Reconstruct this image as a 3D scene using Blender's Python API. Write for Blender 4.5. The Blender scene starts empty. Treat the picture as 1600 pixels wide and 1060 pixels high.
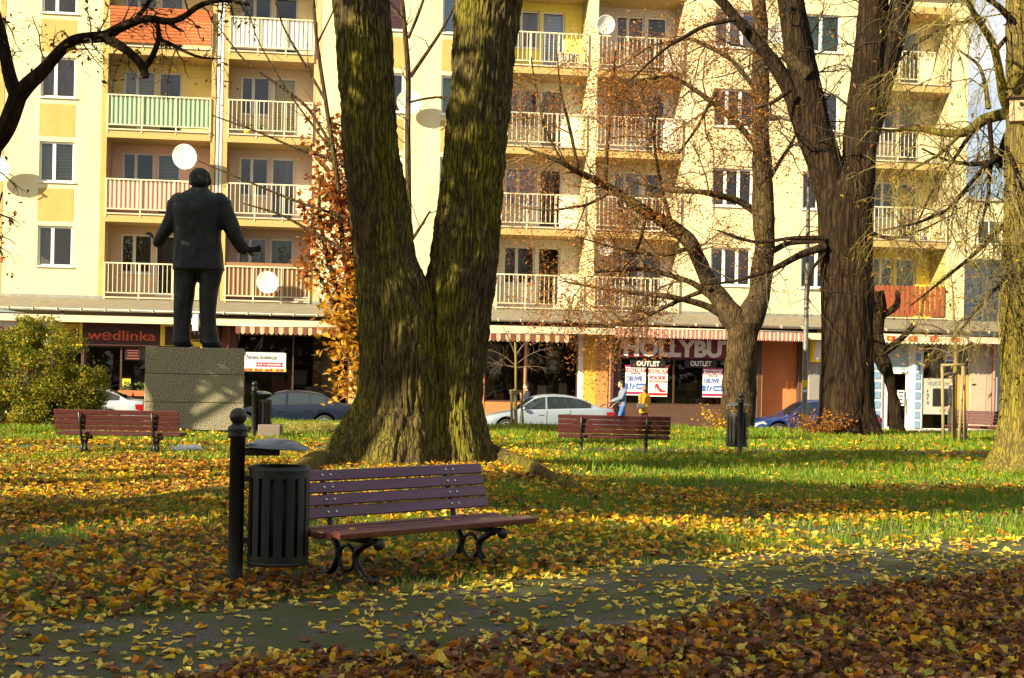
import bpy, math, random
import numpy as np
from mathutils import Vector, Matrix, Euler
random.seed(7); R = random.Random(7); NR = np.random.default_rng(7)
scene = bpy.context.scene
# ---------------------------------------------------------------- camera
FPX, CAM_H, CY, ROLL = 2200.0, 1.40, 585.0, 0.020
cam_data = bpy.data.cameras.new('camera'); cam = bpy.data.objects.new('camera', cam_data)
scene.collection.objects.link(cam)
cam.location = (0, 0, CAM_H)
cam.rotation_euler = (Matrix.Rotation(math.pi/2, 3, 'X') @ Matrix.Rotation(ROLL, 3, 'Z')).to_euler()
cam_data.sensor_width = 36.0; cam_data.lens = FPX/1600*36.0
cam_data.shift_y = (CY-530)/1600
cam_data.clip_end = 2000; cam_data.clip_start = 0.05
cam_data.dof.use_dof = False
scene.camera = cam
# ---------------------------------------------------------------- sky and sun
SUN_AZ, SUN_EL = math.radians(52), math.radians(24)          # left of straight behind the camera
TO_SUN = Vector((-math.sin(SUN_AZ)*math.cos(SUN_EL), -math.cos(SUN_AZ)*math.cos(SUN_EL), math.sin(SUN_EL)))
world = bpy.data.worlds.new('World'); scene.world = world; world.use_nodes = True
wn = world.node_tree; wn.nodes.clear()
w_out = wn.nodes.new('ShaderNodeOutputWorld'); w_bg = wn.nodes.new('ShaderNodeBackground')
w_sky = wn.nodes.new('ShaderNodeTexSky'); w_sky.sky_type = 'NISHITA'; w_sky.sun_disc = False
w_sky.sun_elevation = SUN_EL; w_sky.sun_rotation = math.atan2(TO_SUN.x, TO_SUN.y) % (2*math.pi)
w_sky.air_density = 1.0; w_sky.dust_density = 1.0; w_sky.ozone_density = 1.0
w_bg.inputs[1].default_value = 0.05
# thin high cloud, the same all round the sky
w_tc = wn.nodes.new('ShaderNodeTexCoord'); w_map = wn.nodes.new('ShaderNodeMapping'); w_map.inputs['Scale'].default_value = (3, 3, 9)
w_n = wn.nodes.new('ShaderNodeTexNoise'); w_n.inputs['Scale'].default_value = 2.2; w_n.inputs['Detail'].default_value = 7
w_r = wn.nodes.new('ShaderNodeValToRGB'); w_r.color_ramp.elements[0].position = 0.36; w_r.color_ramp.elements[1].position = 0.66
w_m = wn.nodes.new('ShaderNodeMixRGB'); w_m.inputs[2].default_value = (9.6, 9.2, 8.4, 1)
wn.links.new(w_tc.outputs['Generated'], w_map.inputs[0]); wn.links.new(w_map.outputs[0], w_n.inputs[0])
wn.links.new(w_n.outputs[0], w_r.inputs[0]); wn.links.new(w_r.outputs[0], w_m.inputs[0])
wn.links.new(w_sky.outputs[0], w_m.inputs[1]); wn.links.new(w_m.outputs[0], w_bg.inputs[0]); wn.links.new(w_bg.outputs[0], w_out.inputs[0])
sun_d = bpy.data.lights.new('sun', 'SUN'); sun_d.energy = 5.0; sun_d.angle = math.radians(0.5); sun_d.color = (1.0, 0.87, 0.56)
sun = bpy.data.objects.new('sun', sun_d); scene.collection.objects.link(sun)
sun.rotation_euler = (-TO_SUN).to_track_quat('-Z', 'Y').to_euler(); sun.location = (-40, -30, 40)
vs = scene.view_settings
scene.display_settings.display_device = 'sRGB'
vs.view_transform = 'Standard'; vs.look = 'None'; vs.gamma = 1.0; vs.exposure = 1.4; vs.use_curve_mapping = False
scene.cycles.max_bounces = 6; scene.cycles.diffuse_bounces = 3; scene.cycles.glossy_bounces = 3
scene.cycles.transparent_max_bounces = 10; scene.cycles.transmission_bounces = 4

# ---------------------------------------------------------------- mapping helpers
CR, SR = math.cos(ROLL), math.sin(ROLL)
def unroll(px, py):
    du, dv = px-800.0, CY-py
    return du*CR-dv*SR, dv*CR+du*SR
def P(px, py, Y):                                   # world point seen at a photo pixel, Y metres in front
    u, v = unroll(px, py)
    return Vector((u*Y/FPX, Y, CAM_H+v*Y/FPX))
PHI, Y0 = math.radians(7.4), 54.5                   # the street and the facade run at a slight angle
CP, SP = math.cos(PHI), math.sin(PHI)
def F(px, py, ly=0.0):                              # photo pixel -> (along, height) on a plane of the facade
    u, v = unroll(px, py); k = u/FPX
    a = (k*(Y0+ly*CP)+ly*SP)/(CP-k*SP); Y = Y0+a*SP+ly*CP
    return a, CAM_H+v*Y/FPX
def W(a, ly, z): return Vector((a*CP-ly*SP, Y0+a*SP+ly*CP, z))
def to_local(x, y):
    return x*CP+(y-Y0)*SP, -x*SP+(y-Y0)*CP

# ---------------------------------------------------------------- noise
def _h(ix, iy, iz, s):
    n = (ix.astype(np.int64)*374761393+iy.astype(np.int64)*668265263+iz.astype(np.int64)*2147483647+s*974711) & 0xffffffff
    n = ((n ^ (n >> 13))*1274126177) & 0xffffffff
    n = (n ^ (n >> 16)) & 0xffff
    return n/65535.0
def vnoise(x, y, z, s=0):
    x, y, z = np.broadcast_arrays(np.asarray(x, float), np.asarray(y, float), np.asarray(z, float))
    ix, iy, iz = np.floor(x), np.floor(y), np.floor(z); fx, fy, fz = x-ix, y-iy, z-iz
    fx, fy, fz = [t*t*(3-2*t) for t in (fx, fy, fz)]
    r = 0
    for a in (0, 1):
        for b in (0, 1):
            for c in (0, 1):
                r = r+_h(ix+a, iy+b, iz+c, s)*np.where(a, fx, 1-fx)*np.where(b, fy, 1-fy)*np.where(c, fz, 1-fz)
    return r*2-1
def fbm(x, y, z, o=4, s=0):
    r, a, t = 0, 1.0, 0
    for i in range(o):
        r = r+a*vnoise(np.asarray(x)*2**i, np.asarray(y)*2**i, np.asarray(z)*2**i, s+i*17); t += a; a *= .5
    return r/t

# ---------------------------------------------------------------- object helpers
COL = scene.collection
def setp(o, label=None, cat=None, group=None, kind=None):
    if label: o['label'] = label
    if cat: o['category'] = cat
    if group: o['group'] = group
    if kind: o['kind'] = kind
    return o
def thing(name, label, cat, loc=(0, 0, 0), rotz=0.0, group=None):
    o = bpy.data.objects.new(name, None); COL.objects.link(o); o.empty_display_size = .2
    o.location = loc; o.rotation_euler = (0, 0, rotz)
    return setp(o, label, cat, group)
def link(name, me, parent=None, loc=None, rotz=None):
    o = bpy.data.objects.new(name, me); COL.objects.link(o)
    if parent is not None: o.parent = parent
    if loc is not None: o.location = loc
    if rotz is not None: o.rotation_euler = (0, 0, rotz)
    return o
def kids(o): return [c for c in bpy.data.objects if c.parent == o]
def copy_tree(o, parent=None):
    ch = kids(o); c = o.copy(); COL.objects.link(c)
    if parent is not None: c.parent = parent
    for k in ch: copy_tree(k, c)
    return c

class MB:
    def __init__(s): s.v = []; s.f = []; s.m = []; s.s = []
    def add(s, V, Fc, mat=0, smooth=False):
        n = len(s.v); s.v += [tuple(p) for p in V]
        for f in Fc: s.f.append(tuple(i+n for i in f)); s.m.append(mat); s.s.append(smooth)
        return s
    def box(s, c, d, mat=0, rot=None, ch=0.0):
        x, y, z = d[0]/2, d[1]/2, d[2]/2
        if ch <= 0:
            V = [Vector((i*x, j*y, k*z)) for i in (-1, 1) for j in (-1, 1) for k in (-1, 1)]
            Fc = [(0, 1, 3, 2), (4, 6, 7, 5), (0, 4, 5, 1), (2, 3, 7, 6), (0, 2, 6, 4), (1, 5, 7, 3)]
        else:
            V = []; idx = {}
            for i in (-1, 1):
                for j in (-1, 1):
                    for k in (-1, 1):
                        for ax in range(3):
                            p = [i*(x-ch), j*(y-ch), k*(z-ch)]; p[ax] += (i, j, k)[ax]*ch
                            idx[(i, j, k, ax)] = len(V); V.append(Vector(p))
            Fc = []
            for ax in range(3):
                o = [a for a in range(3) if a != ax]
                for sg in (-1, 1):
                    q = []
                    for (p1, p2) in ((-1, -1), (1, -1), (1, 1), (-1, 1)):
                        t = [0, 0, 0]; t[ax] = sg; t[o[0]] = p1; t[o[1]] = p2; q.append(idx[(t[0], t[1], t[2], ax)])
                    Fc.append(tuple(q))
            for ax in range(3):                                     # edges
                o = [a for a in range(3) if a != ax]
                for p1 in (-1, 1):
                    for p2 in (-1, 1):
                        a = [0, 0, 0]; a[ax] = -1; a[o[0]] = p1; a[o[1]] = p2; b = list(a); b[ax] = 1
                        Fc.append((idx[(*a, o[0])], idx[(*b, o[0])], idx[(*b, o[1])], idx[(*a, o[1])]))
            for i in (-1, 1):
                for j in (-1, 1):
                    for k in (-1, 1): Fc.append((idx[(i, j, k, 0)], idx[(i, j, k, 1)], idx[(i, j, k, 2)]))
        if rot is not None: V = [rot @ p for p in V]
        c = Vector(c); return s.add([p+c for p in V], Fc, mat)
    def bx(s, x0, x1, y0, y1, z0, z1, mat=0, ch=0.0):
        return s.box(((x0+x1)/2, (y0+y1)/2, (z0+z1)/2), (x1-x0, y1-y0, z1-z0), mat, None, ch)
    def rings(s, rings, mat=0, smooth=True, cap=True, closed=True):
        n = len(rings[0]); V = [p for r in rings for p in r]; Fc = []
        for i in range(len(rings)-1):
            for j in range(n if closed else n-1):
                k = (j+1) % n; Fc.append((i*n+j, i*n+k, (i+1)*n+k, (i+1)*n+j))
        if cap and closed: Fc.append(tuple(range(n-1, -1, -1))); Fc.append(tuple((len(rings)-1)*n+j for j in range(n)))
        return s.add(V, Fc, mat, smooth)
    def tube(s, pts, rad, n=8, mat=0, smooth=True, cap=True, flat=1.0):
        pts = [Vector(p) for p in pts]
        if not hasattr(rad, '__len__'): rad = [rad]*len(pts)
        rs = []; t0 = (pts[1]-pts[0]).normalized()
        u = t0.orthogonal().normalized()
        if abs(t0.z) < .95: u = Vector((0, 0, 1)).cross(t0).normalized()
        for i, p in enumerate(pts):
            t = (pts[min(i+1, len(pts)-1)]-pts[max(i-1, 0)]).normalized()
            u = (u-t*u.dot(t)).normalized(); w = t.cross(u)
            rs.append([p+u*(math.cos(2*math.pi*k/n)*rad[i])+w*(math.sin(2*math.pi*k/n)*rad[i]*flat) for k in range(n)])
        return s.rings(rs, mat, smooth, cap)
    def lathe(s, prof, n=16, c=(0, 0, 0), mat=0, smooth=True, rot=None, cap=True):
        c = Vector(c); rs = []
        for r, z in prof:
            q = [Vector((r*math.cos(2*math.pi*k/n), r*math.sin(2*math.pi*k/n), z)) for k in range(n)]
            if rot is not None: q = [rot @ p for p in q]
            rs.append([p+c for p in q])
        return s.rings(rs, mat, smooth, cap)
    def ell(s, c, r, nu=12, nv=8, mat=0, rot=None):
        prof = []
        if not hasattr(r, '__len__'): r = (r, r, r)
        c = Vector(c); rs = []
        for i in range(nv+1):
            th = math.pi*(i+.001)/(nv+.002); 
            q = [Vector((r[0]*math.sin(th)*math.cos(2*math.pi*k/nu), r[1]*math.sin(th)*math.sin(2*math.pi*k/nu), -r[2]*math.cos(th))) for k in range(nu)]
            if rot is not None: q = [rot @ p for p in q]
            rs.append([p+c for p in q])
        return s.rings(rs, mat, True, True)
    def prism(s, poly, y0, y1, mat=0):                # polygon in x-z, extruded along y (y0 is the front)
        n = len(poly); V = [(x, y0, z) for x, z in poly]+[(x, y1, z) for x, z in poly]
        Fc = [tuple(range(n)), tuple(range(2*n-1, n-1, -1))]+[(i, i+n, (i+1) % n+n, (i+1) % n) for i in range(n)]
        return s.add(V, Fc, mat)
    def mesh(s, name, mats):
        me = bpy.data.meshes.new(name); me.from_pydata(s.v, [], s.f)
        mats = mats if isinstance(mats, (list, tuple)) else [mats]
        for m in mats: me.materials.append(m)
        me.polygons.foreach_set('material_index', s.m); me.polygons.foreach_set('use_smooth', s.s)
        me.update(); return me
    def build(s, name, mats, parent=None, loc=None, rotz=None): return link(name, s.mesh(name, mats), parent, loc, rotz)

def mesh_np(name, V, Fc, mats, col=None, smooth=False, mi=None):
    V = np.asarray(V, np.float32).reshape(-1, 3); Fc = np.asarray(Fc, np.int32); k = Fc.shape[1]; nf = len(Fc)
    me = bpy.data.meshes.new(name)
    me.vertices.add(len(V)); me.vertices.foreach_set('co', V.ravel())
    me.loops.add(nf*k); me.loops.foreach_set('vertex_index', Fc.ravel())
    me.polygons.add(nf); me.polygons.foreach_set('loop_start', np.arange(0, nf*k, k, dtype=np.int32))
    try: me.polygons.foreach_set('loop_total', np.full(nf, k, np.int32))
    except Exception: pass
    for m in (mats if isinstance(mats, (list, tuple)) else [mats]): me.materials.append(m)
    if mi is not None: me.polygons.foreach_set('material_index', np.asarray(mi, np.int32))
    me.polygons.foreach_set('use_smooth', np.full(nf, smooth))
    me.update(calc_edges=True)
    if col is not None:
        a = me.color_attributes.new('Col', 'FLOAT_COLOR', 'POINT')
        c = np.ones((len(V), 4), np.float32); c[:, :3] = col; a.data.foreach_set('color', c.ravel())
    return me
def baked(mb, name, mat, voxel=.015, smooth=6, parent=None, loc=None, rotz=None):
    """one continuous surface out of overlapping lofts"""
    tmp = mb.build('tmp', mat); r = tmp.modifiers.new('r', 'REMESH'); r.mode = 'VOXEL'; r.voxel_size = voxel; r.use_smooth_shade = True
    if smooth: s = tmp.modifiers.new('s', 'SMOOTH'); s.iterations = smooth; s.factor = .5
    dg = bpy.context.evaluated_depsgraph_get(); me = bpy.data.meshes.new_from_object(tmp.evaluated_get(dg)); me.name = name
    if not me.materials: me.materials.append(mat)
    me.polygons.foreach_set('use_smooth', [True]*len(me.polygons))
    old = tmp.data; bpy.data.objects.remove(tmp); bpy.data.meshes.remove(old)
    return link(name, me, parent, loc, rotz)
def text_mesh(body, w, h, mat, ext=.006, bold=0.0, shear=0.0, spacing=1.0):
    cu = bpy.data.curves.new('t', 'FONT'); cu.body = body; cu.size = 1; cu.extrude = 0; cu.offset = bold; cu.shear = shear; cu.space_character = spacing
    cu.resolution_u = 3; cu.fill_mode = 'FRONT'
    o = bpy.data.objects.new('t', cu); COL.objects.link(o)
    me = bpy.data.meshes.new_from_object(o.evaluated_get(bpy.context.evaluated_depsgraph_get()))
    bpy.data.objects.remove(o); bpy.data.curves.remove(cu)
    n = len(me.vertices); co = np.zeros(n*3, np.float32); me.vertices.foreach_get('co', co); co = co.reshape(-1, 3)
    lo, hi = co.min(0), co.max(0); q = np.zeros_like(co)
    q[:, 0] = (co[:, 0]-(lo[0]+hi[0])/2)/(hi[0]-lo[0])*w; q[:, 2] = (co[:, 1]-(lo[1]+hi[1])/2)/(hi[1]-lo[1])*h
    me.vertices.foreach_set('co', q.ravel()); me.materials.clear(); me.materials.append(mat); me.update(); me.name = 'lettering'
    return me

# ---------------------------------------------------------------- materials
def lin(r, g, b): return tuple(((c/255)/12.92 if c/255 <= .04045 else ((c/255+.055)/1.055)**2.4) for c in (r, g, b))
def M(name, c1, c2=None, scale=4.0, rough=.7, metal=0.0, bump=0.0, bscale=None, stretch=(1, 1, 1), spec=.5, coat=0.0, detail=5, lo=.35, hi=.65, c3=None, s3=1.0, lo3=.55, hi3=.7):
    m = bpy.data.materials.new(name); m.use_nodes = True; nt = m.node_tree; b = nt.nodes['Principled BSDF']
    b.inputs['Roughness'].default_value = rough; b.inputs['Metallic'].default_value = metal
    b.inputs['Specular IOR Level'].default_value = spec; b.inputs['Coat Weight'].default_value = coat
    b.inputs['Base Color'].default_value = (*c1, 1)
    if c2 is None and not bump and c3 is None: return m
    tc = nt.nodes.new('ShaderNodeTexCoord'); mp = nt.nodes.new('ShaderNodeMapping'); mp.inputs['Scale'].default_value = stretch
    nt.links.new(tc.outputs['Object'], mp.inputs[0])
    def noise(sc, d=detail):
        n = nt.nodes.new('ShaderNodeTexNoise'); n.inputs['Scale'].default_value = sc; n.inputs['Detail'].default_value = d
        nt.links.new(mp.outputs[0], n.inputs['Vector']); return n.outputs[0]
    def ramp(src, lo, hi):
        r = nt.nodes.new('ShaderNodeMapRange'); r.inputs[1].default_value = lo; r.inputs[2].default_value = hi; nt.links.new(src, r.inputs[0]); return r.outputs[0]
    last = None
    if c2 is not None:
        mx = nt.nodes.new('ShaderNodeMixRGB'); mx.inputs[1].default_value = (*c1, 1); mx.inputs[2].default_value = (*c2, 1)
        nt.links.new(ramp(noise(scale), lo, hi), mx.inputs[0]); last = mx.outputs[0]
    if c3 is not None:
        mx = nt.nodes.new('ShaderNodeMixRGB'); mx.inputs[1].default_value = (*c1, 1); mx.inputs[2].default_value = (*c3, 1)
        if last: nt.links.new(last, mx.inputs[1])
        nt.links.new(ramp(noise(s3), lo3, hi3), mx.inputs[0]); last = mx.outputs[0]
    if last: nt.links.new(last, b.inputs['Base Color'])
    if bump:
        bp = nt.nodes.new('ShaderNodeBump'); bp.inputs['Strength'].default_value = bump; bp.inputs['Distance'].default_value = .02
        nt.links.new(noise(bscale or scale*4, 8), bp.inputs['Height']); nt.links.new(bp.outputs[0], b.inputs['Normal'])
    return m
def leaf_mat(name, trans=.35, rough=.55):
    m = bpy.data.materials.new(name); m.use_nodes = True; nt = m.node_tree; b = nt.nodes['Principled BSDF']; out = nt.nodes['Material Output']
    a = nt.nodes.new('ShaderNodeAttribute'); a.attribute_name = 'Col'; t = nt.nodes.new('ShaderNodeBsdfTranslucent'); mx = nt.nodes.new('ShaderNodeMixShader'); mx.inputs[0].default_value = trans
    b.inputs['Roughness'].default_value = rough; b.inputs['Specular IOR Level'].default_value = .35
    nt.links.new(a.outputs['Color'], b.inputs['Base Color']); nt.links.new(a.outputs['Color'], t.inputs[0])
    nt.links.new(b.outputs[0], mx.inputs[1]); nt.links.new(t.outputs[0], mx.inputs[2]); nt.links.new(mx.outputs[0], out.inputs[0]); return m
def glass_mat(name, refl=.12, tint=(1, 1, 1), glossc=(1, 1, 1), rough=.01):
    m = bpy.data.materials.new(name); m.use_nodes = True; nt = m.node_tree; nt.nodes.clear()
    out = nt.nodes.new('ShaderNodeOutputMaterial'); tr = nt.nodes.new('ShaderNodeBsdfTransparent'); gl = nt.nodes.new('ShaderNodeBsdfGlossy')
    tr.inputs[0].default_value = (*tint, 1); gl.inputs[0].default_value = (*glossc, 1); gl.inputs['Roughness'].default_value = rough
    fr = nt.nodes.new('ShaderNodeFresnel'); fr.inputs[0].default_value = 1.45
    ad = nt.nodes.new('ShaderNodeMath'); ad.operation = 'ADD'; ad.use_clamp = True; ad.inputs[1].default_value = refl
    mx = nt.nodes.new('ShaderNodeMixShader'); nt.links.new(fr.outputs[0], ad.inputs[0]); nt.links.new(ad.outputs[0], mx.inputs[0])
    nt.links.new(tr.outputs[0], mx.inputs[1]); nt.links.new(gl.outputs[0], mx.inputs[2]); nt.links.new(mx.outputs[0], out.inputs[0]); return m
# ================================================================ ground, paths, street
NEAR_PATH = [(-7.0, 3.2), (-2.0, 6.9), (.3, 8.5), (1.5, 9.7), (3.0, 10.85), (4.6, 11.7), (9, 14), (18, 17.5)]
FAR_PATH = [(-40, 15.4), (-7.7, 23.75), (.6, 25.9), (8.4, 27.9), (40, 36.2)]
def dseg(x, y, pl):
    d = np.full(np.shape(x), 1e9)
    for (ax, ay), (bx, by) in zip(pl, pl[1:]):
        vx, vy = bx-ax, by-ay; t = np.clip(((x-ax)*vx+(y-ay)*vy)/(vx*vx+vy*vy), 0, 1)
        d = np.minimum(d, np.hypot(x-ax-t*vx, y-ay-t*vy))
    return d
NW, FW = .92, .95
def sstep(t): t = np.clip(t, 0, 1); return t*t*(3-2*t)
TREE_C = (-1.3, 19.3)
def gz(x, y):
    x = np.asarray(x, float); y = np.asarray(y, float)
    ly = -x*SP+(y-Y0)*CP
    z = -.76*sstep((ly+17.2)/2.9)
    dp = np.minimum(dseg(x, y, NEAR_PATH)-NW, dseg(x, y, FAR_PATH)-FW)
    w = sstep(dp/1.0)*sstep((-16.0-ly)/2)
    z = z+w*(.035*vnoise(x*.7, y*.7, 0, 3)+.02*vnoise(x*2.1, y*2.1, 0, 4))
    r = np.hypot(x-TREE_C[0], (y-TREE_C[1]))
    z = z+.16*np.exp(-(r/2.3)**2)
    return z
def gzf(x, y): return float(gz(np.array([x]), np.array([y]))[0])

MAT = {}
MAT['soil'] = M('soil', (.035, .030, .010), (.040, .075, .008), 1.6, .95, bump=.6, bscale=40, c3=(.10, .055, .02), s3=3.5, lo3=.5, hi3=.62)
MAT['asphalt_path'] = M('asphalt_path', (.032, .029, .022), (.135, .120, .088), 55, .92, bump=1.0, bscale=90, lo=.38, hi=.62, detail=3, c3=(.055, .066, .008), s3=2.2, lo3=.37, hi3=.52)
MAT['road'] = M('road', (.05, .05, .052), (.07, .068, .066), 9, .9, bump=.2, bscale=90)
MAT['kerb'] = M('kerb', (.32, .29, .26), (.24, .22, .20), 12, .85, bump=.2)

xs = np.unique(np.concatenate([np.linspace(-420, -40, 14), np.linspace(-40, -14, 40), np.linspace(-14, 14, 200), np.linspace(14, 40, 40), np.linspace(40, 420, 14)]))
ys = np.unique(np.concatenate([np.linspace(-300, -10, 10), np.linspace(-10, 3, 14), np.linspace(3, 46, 300), np.linspace(46, 80, 20), np.linspace(80, 900, 14)]))
gx, gy = np.meshgrid(xs, ys); nX, nY = len(xs), len(ys)
V = np.stack([gx, gy, gz(gx, gy)], -1).reshape(-1, 3)
ii, jj = np.meshgrid(np.arange(nX-1), np.arange(nY-1)); a = (jj*nX+ii).ravel()
ground = link('ground', mesh_np('ground', V, np.stack([a, a+1, a+nX+1, a+nX], -1), MAT['soil'], smooth=True)); setp(ground, kind='structure')

def strip(name, pl, hw, z, mat, step=.25):
    pts = []
    for (ax, ay), (bx, by) in zip(pl, pl[1:]):
        n = max(2, int(math.hypot(bx-ax, by-ay)/step))
        pts += [(ax+(bx-ax)*i/n, ay+(by-ay)*i/n) for i in range(n)]
    pts.append(pl[-1]); pts = np.array(pts); d = np.gradient(pts, axis=0); d /= np.linalg.norm(d, axis=1)[:, None]; nrm = np.stack([-d[:, 1], d[:, 0]], -1)
    m = 9; off = np.linspace(-1, 1, m)
    wob = 1+.07*vnoise(pts[:, 0]*1.3, pts[:, 1]*1.3, 0, 9)
    Q = pts[:, None, :]+nrm[:, None, :]*(off[None, :]*hw)[..., None]*wob[:, None, None]
    zz = gz(Q[..., 0], Q[..., 1])*0+z+.012*(1-off[None, :]**2)
    V = np.concatenate([Q, zz[..., None]], -1).reshape(-1, 3)
    i, j = np.meshgrid(np.arange(m-1), np.arange(len(pts)-1)); a = (j*m+i).ravel()
    o = link(name, mesh_np(name, V, np.stack([a, a+1, a+m+1, a+m], -1), mat, smooth=True)); return setp(o, kind='structure')
near_path = strip('park_path', NEAR_PATH, NW, .006, MAT['asphalt_path'])
far_path = strip('park_path', FAR_PATH, FW, .006, MAT['asphalt_path'])

mb = MB(); mb.add([W(-80, -14, -.69), W(80, -14, -.69), W(80, -5.15, -.69), W(-80, -5.15, -.69)], [(0, 1, 2, 3)])
road = setp(mb.build('road', MAT['road']), kind='structure')
# pavement of concrete blocks in front of the shops, and the kerb stones
m = bpy.data.materials.new('paving'); m.use_nodes = True; nt = m.node_tree; b = nt.nodes['Principled BSDF']
tc = nt.nodes.new('ShaderNodeTexCoord'); br = nt.nodes.new('ShaderNodeTexBrick'); br.inputs['Color1'].default_value = (.42, .24, .17, 1); br.inputs['Color2'].default_value = (.34, .20, .15, 1); br.inputs['Mortar'].default_value = (.16, .12, .09, 1)
br.inputs['Scale'].default_value = 2.5; br.inputs['Mortar Size'].default_value = .012
nt.links.new(tc.outputs['Object'], br.inputs[0]); nt.links.new(br.outputs[0], b.inputs[0]); b.inputs['Roughness'].default_value = .85
MAT['paving'] = m
mb = MB(); mb.bx(-60, 60, -5.0, -1.6, -1.0, -.555)
pav = mb.build('pavement', m, None, (0, Y0, 0), PHI); setp(pav, kind='structure')
kerbm = MB().bx(-.49, .49, -.075, .075, -.2, .135, 0, .012).mesh('kerb_stone', MAT['kerb'])
for i in range(46): link('kerb_stone', kerbm, pav, (-24+i*1.0, -5.08, -.69))
for i in range(46): link('kerb_stone', kerbm, road, W(-24+i*1.0, -14.1, -.68), PHI)

# ---------------------------------------------------------------- fallen leaves and grass
MAT['leaf'] = leaf_mat('leaf', .25, .6)
MAT['grass'] = leaf_mat('grass', .35, .5)
PAL = np.array([(.70, .43, .012), (.74, .58, .10), (.55, .20, .010), (.22, .085, .028), (.105, .047, .022), (.40, .37, .04), (.33, .16, .06), (.70, .33, .02)])
def leaf_shape(kind, seed, curl=1.0):
    r = np.random.default_rng(seed)
    if kind == 0:
        o = np.array([(0, -.46), (-.30, -.50), (-.50, -.18), (-.36, .24), (0, .60), (.36, .24), (.50, -.18), (.30, -.50)], float)
    else:
        o = np.array([(0, -.42), (-.34, -.48), (-.38, -.18), (-.58, .02), (-.42, .20), (-.32, .46), (-.14, .42), (.02, .64), (.16, .42), (.36, .44), (.42, .18), (.58, -.02), (.38, -.18), (.30, -.48)], float)
    o = o*(1+r.uniform(-.1, .1, o.shape)); n = len(o); v = np.zeros((n+1, 3)); v[:n, :2] = o
    c1, c2 = r.uniform(.1, .9)*curl, r.uniform(-.4, .6)*curl
    v[:, 2] = c1*np.abs(v[:, 0])**1.3*.8+c2*v[:, 1]**2*.6+r.uniform(-.06, .06, n+1)*curl; v[:, 0] *= 1-.18*min(curl-1, 1.4)*max(0, curl-1)/max(.01, curl-1) if curl > 1 else 1
    f = np.array([(n, i, (i+1) % n) for i in range(n)]); return v, f
SH = [leaf_shape(0, i) for i in range(7)]+[leaf_shape(0, 40+i, 2.3) for i in range(6)]+[leaf_shape(1, 20+i, 1.5) for i in range(2)]
SHF = [leaf_shape(0, i, .5) for i in range(7)]
def rotmats(n, tilt, rng):
    yaw = rng.uniform(0, 2*np.pi, n); ax = rng.uniform(0, 2*np.pi, n); t = np.abs(rng.normal(0, 1, n))*tilt
    c, s = np.cos(yaw), np.sin(yaw); Z = np.zeros((n, 3, 3)); Z[:, 0, 0] = c; Z[:, 0, 1] = -s; Z[:, 1, 0] = s; Z[:, 1, 1] = c; Z[:, 2, 2] = 1
    kx, ky = np.cos(ax), np.sin(ax); ct, st = np.cos(t), np.sin(t); Q = np.zeros((n, 3, 3))
    Q[:, 0, 0] = ct+kx*kx*(1-ct); Q[:, 0, 1] = kx*ky*(1-ct); Q[:, 0, 2] = ky*st; Q[:, 1, 0] = kx*ky*(1-ct); Q[:, 1, 1] = ct+ky*ky*(1-ct); Q[:, 1, 2] = -kx*st
    Q[:, 2, 0] = -ky*st; Q[:, 2, 1] = kx*st; Q[:, 2, 2] = ct
    return Q @ Z
def scatter_leaves(name, pos, size, tilt, colr, rng, mat, shapes=SH, parent=None, aspect=None):
    n = len(pos); rm = rotmats(n, tilt, rng); sid = rng.integers(0, len(shapes), n); Vs, Fs, Cs = [], [], []; base = 0
    for k, (sv, sf) in enumerate(shapes):
        q = np.where(sid == k)[0]
        if not len(q): continue
        v = np.einsum('nij,vj->nvi', rm[q], sv)*size[q][:, None, None]+pos[q][:, None, :]
        f = sf[None]+(np.arange(len(q))*len(sv))[:, None, None]+base; base += len(q)*len(sv)
        Vs.append(v.reshape(-1, 3)); Fs.append(f.reshape(-1, 3)); Cs.append(np.repeat(colr[q], len(sv), 0))
    me = mesh_np(name, np.concatenate(Vs), np.concatenate(Fs), mat, np.concatenate(Cs))
    return link(name, me, parent)
rng = np.random.default_rng(11)
def wedge(n, y0, y1):
    y = np.sqrt(rng.uniform(y0**2, y1**2, n)); x = rng.uniform(-.40, .40, n)*y+rng.uniform(-.6, .6, n); return x, y
def area(y0, y1): return .40*(y1**2-y0**2)
def side(x, y): return y-(6.9+.745*(x+2.0))          # >0 : beyond the near path
LX, LY, LC, LS, LT, LZ = [], [], [], [], [], []
def put(x, y, c, s, t, z): LX.append(x); LY.append(y); LC.append(c); LS.append(s); LT.append(np.full(len(x), t)); LZ.append(z)
def pal(n, w): 
    w = np.array(w, float); c = PAL[rng.choice(len(PAL), n, p=w/w.sum())]; return c*rng.uniform(.7, 1.2, (n, 1))*rng.uniform(.93, 1.07, (n, 3))
# foreground drift of curled brown leaves
x, y = wedge(int(area(5.2, 14)*1150), 5.2, 14); k = (dseg(x, y, NEAR_PATH) > NW-.12+.16*vnoise(x*2, y*2, 0, 1)) & (side(x, y) < 0) & (rng.uniform(0, 1, len(x)) < .62+.5*fbm(x*1.2, y*1.2, 0, 2, 5)); x, y = x[k], y[k]
put(x, y, pal(len(x), [.10, .04, .10, .34, .26, .04, .20, .02]), rng.uniform(.034, .064, len(x)), .60, rng.uniform(.005, .055, len(x)))
# on the near path: thin scatter, flat
x, y = wedge(int(area(5.2, 16)*300), 5.2, 16); d = dseg(x, y, NEAR_PATH); k = (d < NW) & (rng.uniform(0, 1, len(x)) < .30+.55*sstep((d-.62)/.3)+.25*vnoise(x*1.7, y*1.7, 0, 2)); x, y = x[k], y[k]
put(x, y, pal(len(x), [.22, .64, .06, .05, .02, .10, .05, .02])*1.15, rng.uniform(.032, .060, len(x)), .08, np.full(len(x), .021))
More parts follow.
